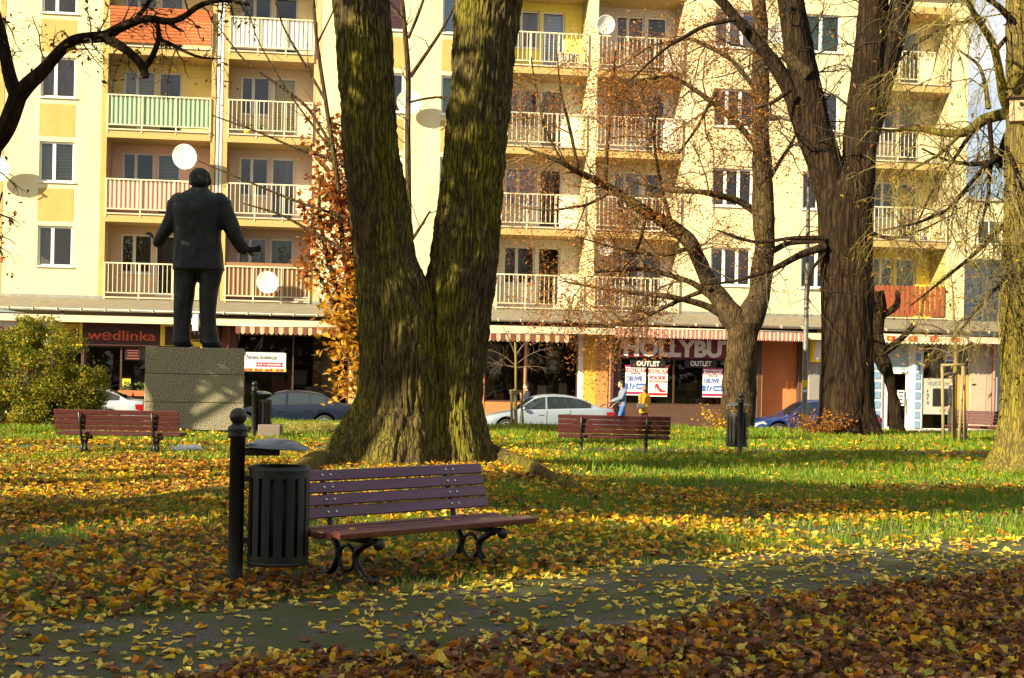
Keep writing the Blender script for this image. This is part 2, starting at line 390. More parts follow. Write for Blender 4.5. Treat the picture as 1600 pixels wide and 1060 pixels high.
# lawn between the paths
x, y = wedge(int(area(6, 26)*330), 6, 26); d1 = dseg(x, y, NEAR_PATH)-NW; d2 = dseg(x, y, FAR_PATH)-FW
left = sstep((1.5-x)/5.0); far = sstep((y-15)/7); patch = fbm(x*.55, y*.55, 0, 3, 8)
dens = np.clip(.42+.55*left-.20*far*(1-left)+1.25*patch, .05, 1)
dens = np.where((x > 1) & (y > 20.5), dens*.30, dens); dens = dens*(1-.55*sstep((x-.2)/2.5)*sstep((y-10.5)/2)*(1-.6*sstep((patch-.05)/.2)))
k = (d1 > -.05) & (d2 > -.1) & (side(x, y) > 0) & (rng.uniform(0, 1, len(x)) < dens); x, y, left = x[k], y[k], left[k]
n = len(x); br = (rng.uniform(0, 1, n) <   .35+.40*left+.6*fbm(x*.8, y*.8, 0, 2, 12))
c = np.where(br[:, None], pal(n, [.10, .03, .22, .26, .13, .04, .16, .12]), pal(n, [.50, .10, .14, .04, .01, .20, .03, .10]))
put(x, y, c, rng.uniform(.034, .072, n), .34, rng.uniform(.012, .06, n))
# beyond and on the far path
x, y = wedge(int(area(22, 40)*26), 22, 40); d2 = dseg(x, y, FAR_PATH); k = ((d2 < FW) | (-x*SP+(y-Y0)*CP < -15)) & (rng.uniform(0, 1, len(x)) < .55+.6*fbm(x*.5, y*.5, 0, 2, 3)); x, y = x[k], y[k]
put(x, y, pal(len(x), [.55, .12, .12, .05, .02, .10, .03, .10]), rng.uniform(.06, .11, len(x)), .2, np.where(dseg(x, y, FAR_PATH) < FW, .022, .05))
LX, LY, LC, LS, LT, LZ = [np.concatenate(q) for q in (LX, LY, LC, LS, LT, LZ)]
pos = np.stack([LX, LY, gz(LX, LY)+LZ], -1)
# the 300 that show largest are objects of their own; the rest is one carpet
px_ = 800+FPX*LX/LY; py_ = CY+FPX*(CAM_H-.03)/LY
inn = (px_ > 15) & (px_ < 1585) & (py_ < 1050); score = LS/LY*np.where(inn, 1, 0)*np.where(LZ > .02, 1, .4)*np.where(LY < 8.6, 1, .2)
big = np.argsort(-score)[:1500]; big = rng.choice(big, 300, replace=False); rest = np.ones(len(LX), bool); rest[big] = False
lv = []
for t in range(40):
    sv, sf = SH[(t*3) % len(SH)]; col = PAL[[0, 1, 0, 5, 2, 3, 7, 1][(t//5) % 8]]*rng.uniform(.8, 1.15)
    lv.append(mesh_np('leaf', sv, sf, MAT['leaf'], np.repeat(col[None], len(sv), 0)))
onp = dseg(LX, LY, NEAR_PATH) < NW
for q in big:
    o = link('leaf', lv[R.randrange(40)], near_path if onp[q] else ground, tuple(pos[q]))
    o.scale = (LS[q],)*3; o.rotation_euler = (R.gauss(0, LT[q]), R.gauss(0, LT[q]), R.uniform(0, 6.28))
fl = scatter_leaves('fallen_leaves', pos[rest], LS[rest], LT[rest], LC[rest], rng, MAT['leaf'])
setp(fl, 'carpet of fallen yellow and brown leaves over lawn and path', 'leaves', kind='stuff')
def make_grass():
    Vs, Fs, Cs, base = [], [], [], 0
    for (y0, y1, dn, h, wd) in ((6, 13, 800, .062, .0035), (13, 20, 600, .065, .006), (20, 29, 360, .085, .009), (29, 40, 260, .10, .013)):
        x, y = wedge(int(area(y0, y1)*dn), y0, y1); dN = dseg(x, y, NEAR_PATH); dF = dseg(x, y, FAR_PATH); ly = -x*SP+(y-Y0)*CP
        pt = fbm(x*.6, y*.6, 0, 3, 31); keep = np.clip(.68+.9*pt+.35*sstep((x-1)/6)+.6*sstep((y-18)/6), .04, 1)
        k = (dN > NW+.02*0-.05) & (dF > FW-.06) & (ly < -14.4) & (rng.uniform(0, 1, len(x)) < keep) & (np.hypot(x-TREE_C[0], y-TREE_C[1]) > .9)
        k &= ~((side(x, y) < 0) & (rng.uniform(0, 1, len(x)) < .85))
        x, y = x[k], y[k]; n = len(x); hh = h*rng.uniform(.5, 1.5, n)*(1+.7*fbm(x*.9, y*.9, 0, 2, 41)); a = rng.uniform(0, 6.28, n); b = rng.uniform(0, 6.28, n); lean = rng.uniform(.1, .8, n)*hh
        z = gz(x, y); v = np.zeros((n, 5, 3)); wx, wy = np.cos(a)*wd, np.sin(a)*wd; lx, lyy = np.cos(b)*lean, np.sin(b)*lean
        for q, (s, t, hf) in enumerate(((-1, 0, 0), (1, 0, 0), (-.7, .35, .6), (.7, .35, .6), (0, 1, 1))):
            v[:, q, 0] = x+wx*s+lx*t; v[:, q, 1] = y+wy*s+lyy*t; v[:, q, 2] = z-.005+hh*hf
        f = np.array([(0, 1, 3), (0, 3, 2), (2, 3, 4)])[None]+(np.arange(n)*5)[:, None, None]+base; base += n*5
        g = rng.uniform(0, 1, (n, 1)); c = np.array([(.060, .17, .005)])*(1-g)+np.array([(.24, .31, .008)])*g; c = np.where(rng.uniform(0, 1, (n, 1)) < .08, np.array([[.33, .26, .07]]), c)
        Vs.append(v.reshape(-1, 3)); Fs.append(f.reshape(-1, 3)); Cs.append(np.repeat(c, 5, 0))
    return mesh_np('grass', np.concatenate(Vs), np.concatenate(Fs), MAT['grass'], np.concatenate(Cs))
bl = []
for sx, sy in ((-.7, -.2), (-.15, .05), (.2, -.12), (.55, .08), (.8, -.22), (.42, -.25)):
    a_ = math.radians(45); bl.append((-.66+sx*math.cos(a_)-sy*math.sin(a_), 9.78+sx*math.sin(a_)+sy*math.cos(a_), .375))
setp(scatter_leaves('fallen_leaves', np.array(bl), rng.uniform(.04, .06, 6), .12, PAL[[0, 1, 0, 5, 2, 1]], rng, MAT['leaf'], SHF), 'few yellow leaves lying on the seat of the nearest bench', 'leaves', kind='stuff')
setp(link('grass', make_grass()), 'green lawn grass growing between the fallen leaves', 'grass', kind='stuff')
# ================================================================ the apartment block with its row of shops
ZF = [4.0, 7.13, 10.27, 13.40, 16.55]
C_ = lin
MAT.update(
 cream=M('cream_render', (.76, .66, .40), (.69, .58, .33), 1.1, .9, bump=.15, bscale=60, stretch=(1, 1, .35), c3=(.62, .50, .28), s3=.9, lo3=.60, hi3=.82),
 ochre=M('ochre_render', (.50, .36, .12), (.44, .31, .10), 2.0, .9, bump=.2, bscale=60),
 pebble=M('pebble_dash', (.60, .42, .17), (.45, .30, .11), 45, .95, bump=.8, bscale=70),
 white=M('white_paint', (.80, .78, .72), rough=.5),
 frame=M('window_frame_white', (.78, .77, .74), rough=.35),
 rail=M('rail_cream_paint', (.72, .64, .45), rough=.5),
 roofing=M('roofing_felt', (.23, .19, .13), (.17, .15, .11), 3, .95, bump=.3, bscale=50),
 zinc=M('zinc', (.38, .37, .33), (.28, .27, .24), 5, .5, .5),
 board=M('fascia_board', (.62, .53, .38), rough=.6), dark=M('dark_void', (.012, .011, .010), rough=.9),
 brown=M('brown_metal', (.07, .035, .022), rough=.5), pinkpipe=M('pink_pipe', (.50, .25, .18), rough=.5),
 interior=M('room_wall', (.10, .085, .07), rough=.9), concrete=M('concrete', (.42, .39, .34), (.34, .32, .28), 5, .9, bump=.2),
 orangewall=M('orange_render', (.52, .20, .07), (.46, .17, .06), 3, .8, bump=.15, bscale=60),
 granite_pink=M('pink_granite', (.52, .40, .30), (.40, .30, .22), 30, .6), granite_grey=M('grey_granite', (.28, .26, .24), (.20, .19, .18), 40, .6),
 blue_grey=M('blue_grey_metal', (.30, .36, .44), rough=.45), redwood=M('red_wood', (.34, .075, .03), (.27, .055, .022), 12, .6, stretch=(8, 8, 1)),
 orangewood=M('orange_wood', (.50, .12, .025), (.42, .10, .02), 9, .6, stretch=(1, 8, 8)),
 glass=glass_mat('window_glass', .035), shopglass=glass_mat('shop_glass', .03, (.6, .6, .6), (.55, .52, .42)),
 yellow=M('yellow_sign', (.80, .60, .02), rough=.5), black=M('black_paint', (.012, .012, .013), rough=.5),
 maroon=M('maroon_sign', (.16, .008, .035), rough=.4), red=M('red_print', (.60, .02, .025), rough=.5), paper=M('white_paper', (.80, .79, .76), rough=.6),
 blue=M('blue_print', (.06, .15, .55), rough=.5), letter_red=M('letter_orange_red', (.60, .08, .02), rough=.5), silver_letter=M('pale_letter', (.78, .73, .74), rough=.5),
 magenta=M('magenta_print', (.35, .02, .13), rough=.5), pale=M('pale_print', (.62, .68, .70), rough=.5), tan=M('tan_leather', (.42, .18, .05), rough=.5), cloth_dark=M('dark_cloth', (.02, .022, .03), rough=.8),
 green_sign=M('green_sign', (.22, .50, .03), (.45, .52, .02), .8, .5), oxblood=M('brown_sign', (.045, .012, .008), rough=.6),
)
def brickmat(name, c1, c2, mortar, scale):
    m = bpy.data.materials.new(name); m.use_nodes = True; nt = m.node_tree; b = nt.nodes['Principled BSDF']; tc = nt.nodes.new('ShaderNodeTexCoord')
    mp = nt.nodes.new('ShaderNodeMapping'); mp.inputs['Rotation'].default_value = (math.pi/2, 0, 0); br = nt.nodes.new('ShaderNodeTexBrick')
    br.inputs['Color1'].default_value = (*c1, 1); br.inputs['Color2'].default_value = (*c2, 1); br.inputs['Mortar'].default_value = (*mortar, 1); br.inputs['Scale'].default_value = scale; br.inputs['Mortar Size'].default_value = .018
    nt.links.new(tc.outputs['Object'], mp.inputs[0]); nt.links.new(mp.outputs[0], br.inputs[0]); nt.links.new(br.outputs[0], b.inputs[0]); b.inputs['Roughness'].default_value = .85
    bp = nt.nodes.new('ShaderNodeBump'); bp.invert = True; bp.inputs['Strength'].default_value = .6; nt.links.new(br.outputs['Fac'], bp.inputs['Height']); nt.links.new(bp.outputs[0], b.inputs['Normal']); return m
MAT['brick_ochre'] = brickmat('ochre_brick', (.50, .24, .06), (.42, .18, .05), (.40, .27, .12), 2.0)
MAT['brick_brown'] = brickmat('brown_brick', (.10, .045, .028), (.075, .035, .024), (.05, .03, .022), 2.0)
def curtain_mat():
    m = bpy.data.materials.new('net_curtain'); m.use_nodes = True; nt = m.node_tree; nt.nodes.clear(); out = nt.nodes.new('ShaderNodeOutputMaterial')
    d = nt.nodes.new('ShaderNodeBsdfDiffuse'); d.inputs[0].default_value = (.22, .21, .19, 1); t = nt.nodes.new('ShaderNodeBsdfTransparent'); mx = nt.nodes.new('ShaderNodeMixShader'); 
    tc = nt.nodes.new('ShaderNodeTexCoord'); mp = nt.nodes.new('ShaderNodeMapping'); mp.inputs['Scale'].default_value = (14, 14, .5); n = nt.nodes.new('ShaderNodeTexNoise'); n.inputs['Scale'].default_value = 1.0; n.inputs['Detail'].default_value = 3
    r = nt.nodes.new('ShaderNodeMapRange'); r.inputs[1].default_value = .35; r.inputs[2].default_value = .65; r.inputs[3].default_value = .08; r.inputs[4].default_value = .75
    nt.links.new(tc.outputs['Object'], mp.inputs[0]); nt.links.new(mp.outputs[0], n.inputs[0]); nt.links.new(n.outputs[0], r.inputs[0]); nt.links.new(r.outputs[0], mx.inputs[0])
    nt.links.new(t.outputs[0], mx.inputs[1]); nt.links.new(d.outputs[0], mx.inputs[2]); nt.links.new(mx.outputs[0], out.inputs[0]); return m
MAT['net'] = curtain_mat(); MAT['blind'] = M('blind_grey_green', (.20, .23, .17), rough=.7); MAT['yellow_blind'] = M('yellow_blind', (.62, .50, .04), rough=.7); MAT['green_blind'] = M('green_blind', (.10, .30, .18), rough=.7); MAT['red_blind'] = M('red_blind', (.45, .04, .04), rough=.7)
MAT['blue_blind'] = M('blue_blind', (.30, .42, .62), rough=.6)

block = thing('apartment_building', 'cream five storey apartment block with balconies above a row of shops', 'apartment building', (0, Y0, 0), PHI)
def A(px, py=300, ly=0): return F(px, py, ly)[0]
T1 = (A(-70), A(165, 300)); B1 = (T1[1], -11.62); B2 = (-11.0, A(487)); T2 = (B2[1], A(777)); B3 = (T2[1], A(915)); B4 = (A(930), A(1064)); T3 = (B4[1], A(1360)); B5 = (T3[1], A(1480)); END = (B5[1], A(1509))
ROOFZ = 16.9
def wall_holes(x0, x1, z0, z1, y, holes, mat, name, depth=.22):
    mb = MB(); X = sorted({x0, x1, *[h[0] for h in holes], *[h[1] for h in holes]}); Z = sorted({z0, z1, *[h[2] for h in holes], *[h[3] for h in holes]})
    for a, b in zip(X, X[1:]):
        for c, d in zip(Z, Z[1:]):
            xm, zm = (a+b)/2, (c+d)/2
            if any(h[0] < xm < h[1] and h[2] < zm < h[3] for h in holes): continue
            mb.add([(a, y, c), (b, y, c), (b, y, d), (a, y, d)], [(0, 1, 2, 3)])
    for h in holes:
        a, b, c, d = h; y2 = y+depth
        mb.add([(a, y, c), (b, y, c), (b, y, d), (a, y, d), (a, y2, c), (b, y2, c), (b, y2, d), (a, y2, d)], [(0, 4, 5, 1), (1, 5, 6, 2), (2, 6, 7, 3), (3, 7, 4, 0)])
    return mb.build(name, mat, block)
def window(h, y, splits, cover='net', fr='frame', sill=True, part=(0, 1), open_leaf=False, door=False):
    a, b, c, d = h; w = .075; y0, y1 = y+.09, y+.17; mb = MB()
    mb.bx(a, b, y0, y1, c, c+w, 0, .008); mb.bx(a, b, y0, y1, d-w, d, 0, .008)
    xs = [a]+[a+(b-a)*s for s in splits]+[b]
    for i, x in enumerate(xs):
        xx0, xx1 = (x, x+w) if i == 0 else ((x-w, x) if i == len(xs)-1 else (x-w*.8, x+w*.8)); mb.bx(xx0, xx1, y0-.004, y1+.004, c+w, d-w, 0, .008)
    o = mb.build('window' if not door else 'balcony_door', MAT[fr], block)
    for x0, x1 in zip(xs, xs[1:]):
        MB().add([(x0+.03, y0+.04, c+.04), (x1-.03, y0+.04, c+.04), (x1-.03, y0+.04, d-.04), (x0+.03, y0+.04, d-.04)], [(0, 1, 2, 3)]).build('pane', MAT['glass'], o)
    if sill: MB().bx(a-.06, b+.06, y-.07, y+.10, c-.05, c-.003, 0, .006).build('window_sill', MAT['white'], o)
    if cover in ('net',):
        xa, xb = a+(b-a)*part[0], a+(b-a)*part[1]; n = int((xb-xa)/.045)+2; V = []; fr_ = R.uniform(7, 12)
        for i in range(n):
            x = xa+(xb-xa)*i/(n-1); yy = y+.34+.035*math.sin(x*2*math.pi*fr_/1.5+R.uniform(-.3, .3)); V += [(x, yy, c+.02), (x, yy, d-.02)]
        MB().add(V, [(2*i, 2*i+2, 2*i+3, 2*i+1) for i in range(n-1)], 0, True).build('curtain', MAT['net'], o)
    elif cover:
        mb = MB(); zz = c+(d-c)*part[0]; k = int((d-zz)/.12)+1
        for i in range(k): mb.box(((a+b)/2, y+.30, d-.06-i*.12), (b-a-.08, .02, .105), 0, Matrix.Rotation(.12, 3, 'X'))
        setp(mb.build('blind', MAT[cover], o), kind='stuff')
    return o
# --- towers
tw = {}
def tower(x0, x1, cols, name='tower_wall', strips=True):
    holes = []
    for (pa, pb) in cols:
        for k, z in enumerate(ZF[:4]): holes.append((pa, pb, z+1.07, z+2.57))
    wall_holes(x0, x1, 3.93, ROOFZ, 0, holes, MAT['cream'], name)
    for xx, fc in ((x0, (0, 3, 2, 1)), (x1, (0, 1, 2, 3))): MB().add([(xx, 0, 3.9), (xx, 3, 3.9), (xx, 3, ROOFZ), (xx, 0, ROOFZ)], [fc]).build('tower_side', MAT['cream'], block)
    return holes
h1 = tower(T1[0], T1[1], [(A(60), A(115))])
for k, h in enumerate(h1): window(h, 0, [.42], ['net', 'blind', 'net', 'net'][k], part=[(.0, .45), (.0, 1), (.1, 1), (0, .6)][k])
for xa, xb in ((A(156), T1[1]+.004), (A(-4), A(4))):
    MB().bx(xa, xb, -.012, .02, 4.02, ROOFZ-.1).build('ochre_band', MAT['ochre'], block)
for k in range(5):
    z = ZF[k]-.55 if k else None
    if z: MB().bx(h1[0][0]-.02, h1[0][1]+.0, -.010, .02, ZF[k]-.38, ZF[k]+.83).build('ochre_panel', MAT['ochre'], block)
h2 = tower(T2[0], T2[1], [(A(572), A(628)), (A(686), A(742))])
for k, h in enumerate(h2): window(h, 0, [.42], ['net', 'net', 'net', 'red_blind', 'net', 'net', 'green_blind', 'blue_blind'][k], part=(0, 1))
for xa, xb in ((T2[0]-.004, A(497)), (A(768), T2[1]+.004)): MB().bx(xa, xb, -.012, .02, 4.02, ROOFZ-.1).build('peach_band', M('peach_render', (.66, .40, .20), rough=.9) if 'peach' not in MAT else MAT['peach'], block)
for k in (1, 2, 3):
    for (xa, xb) in ((A(572), A(628)), (A(686), A(742))): MB().bx(xa, xb, -.010, .02, ZF[k]-.38, ZF[k]+.83).build('peach_panel', MAT['ochre'], block)
h3 = tower(T3[0], T3[1], [(A(1113), A(1176)), (A(1254), A(1309))])
for k, h in enumerate(h3): window(h, 0, [.33, .66] if k < 4 else [.45], ['net', 'net', 'net', 'blue_blind', 'blind', 'net', 'net', 'green_blind'][k], part=[(0, 1), (0, 1), (.2, 1), (0, 1), (.5, 1), (0, .5), (0, 1), (0, 1)][k])
# --- loggias
LOG = dict(b1=(B1, [(190, 240), (244, 281)]), b2=(B2, [(373, 419), (423, 460)]), b3=(B3, [(789, 838), (842, 878)]), b4=(B4, [(958, 1002), (1006, 1038)]), b5=(B5, [(1366, 1398), (1402, 1434)]))
WCOL = dict(b1=[(.56, .40, .27), (.68, .47, .36), (.70, .56, .22), (.66, .52, .28)], b2=[(.52, .39, .32), (.58, .45, .36), (.60, .48, .34), (.70, .57, .34)],
            b3=[(.74, .66, .52), (.66, .58, .46), (.74, .66, .50), (.74, .60, .12)], b4=[(.62, .54, .46), (.66, .54, .36), (.68, .60, .52), (.62, .54, .48)], b5=[(.72, .54, .05), (.68, .56, .32), (.62, .52, .34), (.70, .58, .34)])
infill = {('b1', 1): 'pink', ('b1', 2): 'green', ('b1', 3): 'slat', ('b2', 0): 'brown', ('b2', 3): 'white', ('b5', 0): 'plank', ('b4', 3): None}
MAT['in_pink'] = M('pink_sheet', (.62, .33, .27), rough=.6); MAT['in_green'] = M('green_sheet', (.26, .40, .26), rough=.6); MAT['in_white'] = M('white_sheet', (.72, .70, .66), rough=.6); MAT['in_brown'] = M('brown_sheet', (.26, .13, .06), rough=.6)
covers = ['net', 'net', None, 'net', 'blind', None, 'net']
for bi, (key, (bb, wins)) in enumerate(LOG.items()):
    x0, x1 = bb
    for k in range(4):
        z = ZF[k]; zt = ZF[k+1]-.34; wm = M('loggia_paint', tuple(min(.85, c*1.2) for c in WCOL[key][k]), rough=.9, bump=.1, bscale=50)
        wa, wb = [A(p, 300, 1.5) for p in wins[0]]; da, db = [A(p, 300, 1.5) for p in wins[1]]
        hs = [(wa, wb, z+1.0, z+2.5), (da, db, z+.13, z+2.5)]
        wall_holes(x0, x1, z, zt, 1.5, hs, wm, 'loggia_wall')
        for xx, fc in ((x0, (0, 3, 2, 1)), (x1, (0, 1, 2, 3))): MB().add([(xx, 0, z), (xx, 1.5, z), (xx, 1.5, zt), (xx, 0, zt)], [fc]).build('loggia_side', wm if key != 'b3' else MAT['cream'], block)
        cv = covers[(bi*3+k*2) % 7]; cv2 = covers[(bi*2+k*3+1) % 7]
        if (key, k) == ('b2', 2): cv, cv2 = None, 'yellow_blind'
        if (key, k) == ('b5', 0): cv, cv2 = 'blind', 'blind'
        if (key, k) == ('b3', 3): cv, cv2 = 'net', 'blue_blind'
        if (key, k) == ('b3', 1): cv, cv2 = 'blue_blind', 'net'
        window(hs[0], 1.5, [.42], cv, part=(0, 1) if R.random() < .7 else (.1, .6)); window(hs[1], 1.5, [], cv2, door=True, sill=False, part=(0, 1))
        # slab with its pebble-dashed front beam and thin top edge
        s = MB().bx(x0+.002, x1-.002, -.06, 1.498, z-.335, z-.055).build('balcony_slab', MAT['pebble'], block)
        MB().bx(x0+.004, x1-.004, -.11, 1.496, z-.053, z-.002).build('slab_edging', MAT['board'], s)
        # railing
        kind = infill.get((key, k)); mb = MB(); ya = -.06
        if kind == 'plank':
            ro = MB().bx(x0+.05, x1-.05, ya+.03, ya+.07, z+.16, z+.23, 0).bx(x0+.05, x1-.05, ya+.03, ya+.07, z+.85, z+.92).build('balcony_railing', MAT['redwood'], block)
            n = 15; pm = MB().prism([(-.085, 0), (.085, 0), (.085, 1.16), (.05, 1.22), (-.05, 1.22), (-.085, 1.16)], -.02, .02).mesh('plank', MAT['redwood'])
            for i in range(n): link('plank', pm, ro, (x0+.14+(x1-x0-.28)*i/(n-1), ya, z+.05+R.uniform(-.01, .01)))
            continue
        mb.bx(x0+.01, x1-.01, ya-.025, ya+.025, z+1.23, z+1.28, 0, .006); mb.bx(x0+.01, x1-.01, ya-.018, ya+.018, z+.13, z+.165)
        np_ = 4
        for i in range(np_): x = x0+.03+(x1-x0-.06)*i/(np_-1); mb.bx(x-.022, x+.022, ya-.022, ya+.022, z-.15, z+1.235)
        n = int((x1-x0)/.165)
        for i in range(1, n): x = x0+(x1-x0)*i/n; mb.bx(x-.011, x+.011, ya-.011, ya+.011, z+.16, z+1.235)
        ro = mb.build('balcony_railing', MAT['rail'], block)
        if kind == 'slat':
            so = MB()
            for i in range(11): so.bx(x0+.04, x1-.04, ya-.075, ya-.035, z+.10+i*.122, z+.20+i*.122)
            setp(so.build('slat', MAT['orangewood'], ro), kind='stuff')
        elif kind: MB().bx(x0+.04, x1-.04, ya+.045, ya+.06, z+.10, z+1.21 if kind != 'brown' else z+1.42).build('infill_sheet', MAT['in_'+kind], ro)
for key, (bb, wins) in LOG.items():
    s = MB().bx(bb[0]+.002, bb[1]-.002, -.06, 1.498, ZF[4]-.335, ZF[4]-.055).build('balcony_slab', MAT['pebble'], block); MB().bx(bb[0]+.002, bb[1]-.002, .0, .2, ZF[4]-.05, ROOFZ).build('parapet_wall', MAT['cream'], block)
# --- pillars, downpipe, end wall, top, back
MB().bx(B1[1], B1[1]+.16, -.02, 1.5, 3.93, ROOFZ).build('pillar', MAT['pebble'], block)
MB().bx(B2[0]-.16, B2[0], -.02, 1.5, 3.93, ROOFZ).build('pillar', MAT['pebble'], block)
MB().bx(B1[1]+.16, B2[0]-.16, .12, 1.5, 3.93, ROOFZ).build('pillar', MAT['cream'], block)
for xx in (-11.36, -11.22): MB().tube([(xx, .02, 3.6), (xx, .02, ROOFZ)], .055, 10).build('downpipe', MAT['white'], block)
MB().bx(B3[1], B4[0], -.02, 1.5, 3.93, ROOFZ).build('pillar', MAT['cream'], block)
MB().bx(END[0], END[1], -.03, 1.6, 3.93, ROOFZ).build('pillar', MAT['cream'], block)
MB().add([(END[1], 1.6, -.6), (END[1], 11, -.6), (END[1], 11, ROOFZ), (END[1], 1.6, ROOFZ)], [(0, 1, 2, 3)]).add([(T1[0], 11, -.6), (END[1], 11, -.6), (END[1], 11, ROOFZ), (T1[0], 11, ROOFZ)], [(0, 3, 2, 1)]).build('rear_wall', MAT['cream'], block)
MB().bx(T1[0]-.2, END[1]+.2, -.25, 11.2, ROOFZ+.003, ROOFZ+.35).build('roof', MAT['concrete'], block)
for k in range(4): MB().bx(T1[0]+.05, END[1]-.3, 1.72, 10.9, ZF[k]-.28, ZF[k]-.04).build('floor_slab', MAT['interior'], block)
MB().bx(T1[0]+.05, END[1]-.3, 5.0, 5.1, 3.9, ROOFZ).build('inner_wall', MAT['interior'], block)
# --- low roof over the shops, gutter, fascia
RX0, RX1 = A(-80), A(1680, 500)
MB().add([(RX0, .1, 3.93), (RX1, .1, 3.93), (RX1, -2.95, 3.42), (RX0, -2.95, 3.42), (RX0, .1, 3.83), (RX1, .1, 3.83), (RX1, -2.95, 3.32), (RX0, -2.95, 3.32)], [(3, 2, 1, 0), (4, 5, 6, 7), (0, 1, 5, 4), (2, 3, 7, 6), (1, 2, 6, 5), (3, 0, 4, 7)]).build('shop_roof', MAT['roofing'], block)
for (xa, xb) in ((T1[0], T1[1]), (T2[0], T2[1]), (T3[0], T3[1])): MB().bx(xa-.01, xb+.01, -.03, .05, 3.90, 4.02).build('flashing', MAT['zinc'], block)
g = MB(); rs = []
for xx in (RX0, RX1): rs.append([(xx, -3.03+.085*math.cos(t), 3.40+.085*math.sin(t)) for t in np.linspace(math.pi, 2*math.pi, 9)])
g.rings([[Vector(p) for p in r] for r in rs], 0, True, False, closed=False)
gut = g.build('gutter', MAT['zinc'], block); md = gut.modifiers.new('s', 'SOLIDIFY'); md.thickness = .012
gb = MB()
for i in range(int((RX1-RX0)/.82)): x = RX0+.4+i*.82; gb.bx(x-.02, x+.02, -3.135, -2.93, 3.385, 3.42, 1); gb.bx(x-.02, x+.02, -3.14, -3.11, 3.32, 3.42, 1)
setp(gb.build('gutter_bracket', [MAT['zinc'], MAT['board']], gut), kind='stuff')
MB().bx(RX0, RX1, -2.98, -2.90, 2.93, 3.17, 0).build('fascia', MAT['board'], block)
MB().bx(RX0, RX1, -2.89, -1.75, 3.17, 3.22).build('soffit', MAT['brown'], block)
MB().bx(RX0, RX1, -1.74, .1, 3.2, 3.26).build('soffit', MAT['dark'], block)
for i in range(10): MB().bx(RX0+i*4.6, RX0+i*4.6+.12, -2.96, -2.85, 3.17, 3.40).build('roof_bearer', MAT['brown'], block)
# --- shopfronts (plane two metres in front of the flats)
SL = -2.0
def rect(px0, px1, py0, py1, ly):
    pc, qc = (px0+px1)/2, (py0+py1)/2; return F(px0, qc, ly)[0], F(px1, qc, ly)[0], F(pc, py1, ly)[1], F(pc, py0, ly)[1]
GB, GT = -.56, 3.17
def spanel(name, px0, px1, mat, ly0=SL, ly1=SL+.4, z0=GB, z1=GT):
    return MB().bx(A(px0, 600, ly0), A(px1, 600, ly0), ly0, ly1, z0, z1, 0, .01).build(name, mat if not isinstance(mat, str) else MAT[mat], block)
def shopwin(px0, px1, mull, z0, z1, fr, head='brown', plinth='brown', ly=SL, glass='shopglass'):
    a, b = A(px0, 600, ly), A(px1, 600, ly); w = .06; mb = MB(); y0, y1 = ly+.06, ly+.14
    mb.bx(a, b, y0, y1, z0, z0+w); mb.bx(a, b, y0, y1, z1-w, z1)
    xs = [a]+[A(p, 600, ly) for p in mull]+[b]
    for i, x in enumerate(xs):
        q0, q1 = (x, x+w) if i == 0 else ((x-w, x) if i == len(xs)-1 else (x-w/2, x+w/2)); mb.bx(q0, q1, y0-.004, y1+.004, z0+w, z1-w)
    o = mb.build('shop_window', MAT[fr], block)
    for x0, x1 in zip(xs, xs[1:]): MB().add([(x0+.01, y0+.04, z0+.02), (x1-.01, y0+.04, z0+.02), (x1-.01, y0+.04, z1-.02), (x0+.01, y0+.04, z1-.02)], [(0, 1, 2, 3)]).build('pane', MAT[glass], o)
    if z0 > GB+.05: MB().bx(a, b, ly+.02, ly+.5, GB, z0-.002).build('plinth_wall', MAT[plinth], block)
    MB().bx(a, b, ly+.02, ly+.5, z1+.002, GT).build('window_head', MAT[head], block)
    MB().bx(a, b, ly+.15, ly+.9, z0-.02, z0+.03).build('display_shelf', MAT['board'], o)
    return o, a, b
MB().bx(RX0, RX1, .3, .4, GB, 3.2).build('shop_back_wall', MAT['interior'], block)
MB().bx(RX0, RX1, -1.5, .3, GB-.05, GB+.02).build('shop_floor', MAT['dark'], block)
zs = lambda py, px, ly=SL: F(px, py, ly)[1]
shopwin(-70, 128, [30, 80], zs(620, 60), zs(541, 60), 'brown')
spanel('shop_wall', 128, 131, 'brown')
shopwin(131, 345, [188, 250, 300], zs(620, 200), zs(541, 200), 'brown', 'oxblood')
spanel('pillar', 345, 368, M('dark_red_brick', (.16, .05, .03), (.12, .04, .025), 9, .8))
shopwin(368, 545, [457], zs(641, 450), zs(523, 450), 'brown', 'dark')
spanel('pillar', 545, 562, 'ochre')
shopwin(562, 748, [650], zs(645, 650), zs(530, 650), 'brown', 'dark')
spanel('shop_wall', 748, 757, 'orangewall')
shopwin(757, 903, [], zs(629, 830), zs(533, 830), 'brown', 'dark', 'orangewall')
spanel('window_jamb', 903, 911, 'white', SL-.02); spanel('pillar', 911, 931, M('ochre_pillar', (.62, .36, .05), rough=.85), SL-.05); spanel('brick_pillar', 931, 950, 'brick_ochre', SL-.06)
spanel('shop_wall', 950, 969, M('purple_brown', (.09, .045, .045), rough=.7))
shopwin(969, 1183, [1053, 1156], zs(634, 1080), zs(561, 1080), 'brown', 'maroon', 'brick_brown')
spanel('shop_wall', 1183, 1190, 'brown')
spanel('shop_wall', 1190, 1247, 'orangewall', SL+.6, SL+.9); MB().bx(A(1190, 600, SL), A(1190, 600, SL)+.02, SL, SL+.6, GB, GT).build('shop_wall', MAT['orangewall'], block)
spanel('shop_door', 1247, 1256, 'brown', SL+.3, SL+.5); spanel('shop_wall', 1256, 1264, 'pinkpipe', SL+.05)
spanel('pillar', 1264, 1281, 'granite_grey', SL-.06); spanel('shop_wall', 1281, 1293, 'blue_grey', SL)
spanel('shop_wall', 1293, 1362, 'granite_grey', SL)
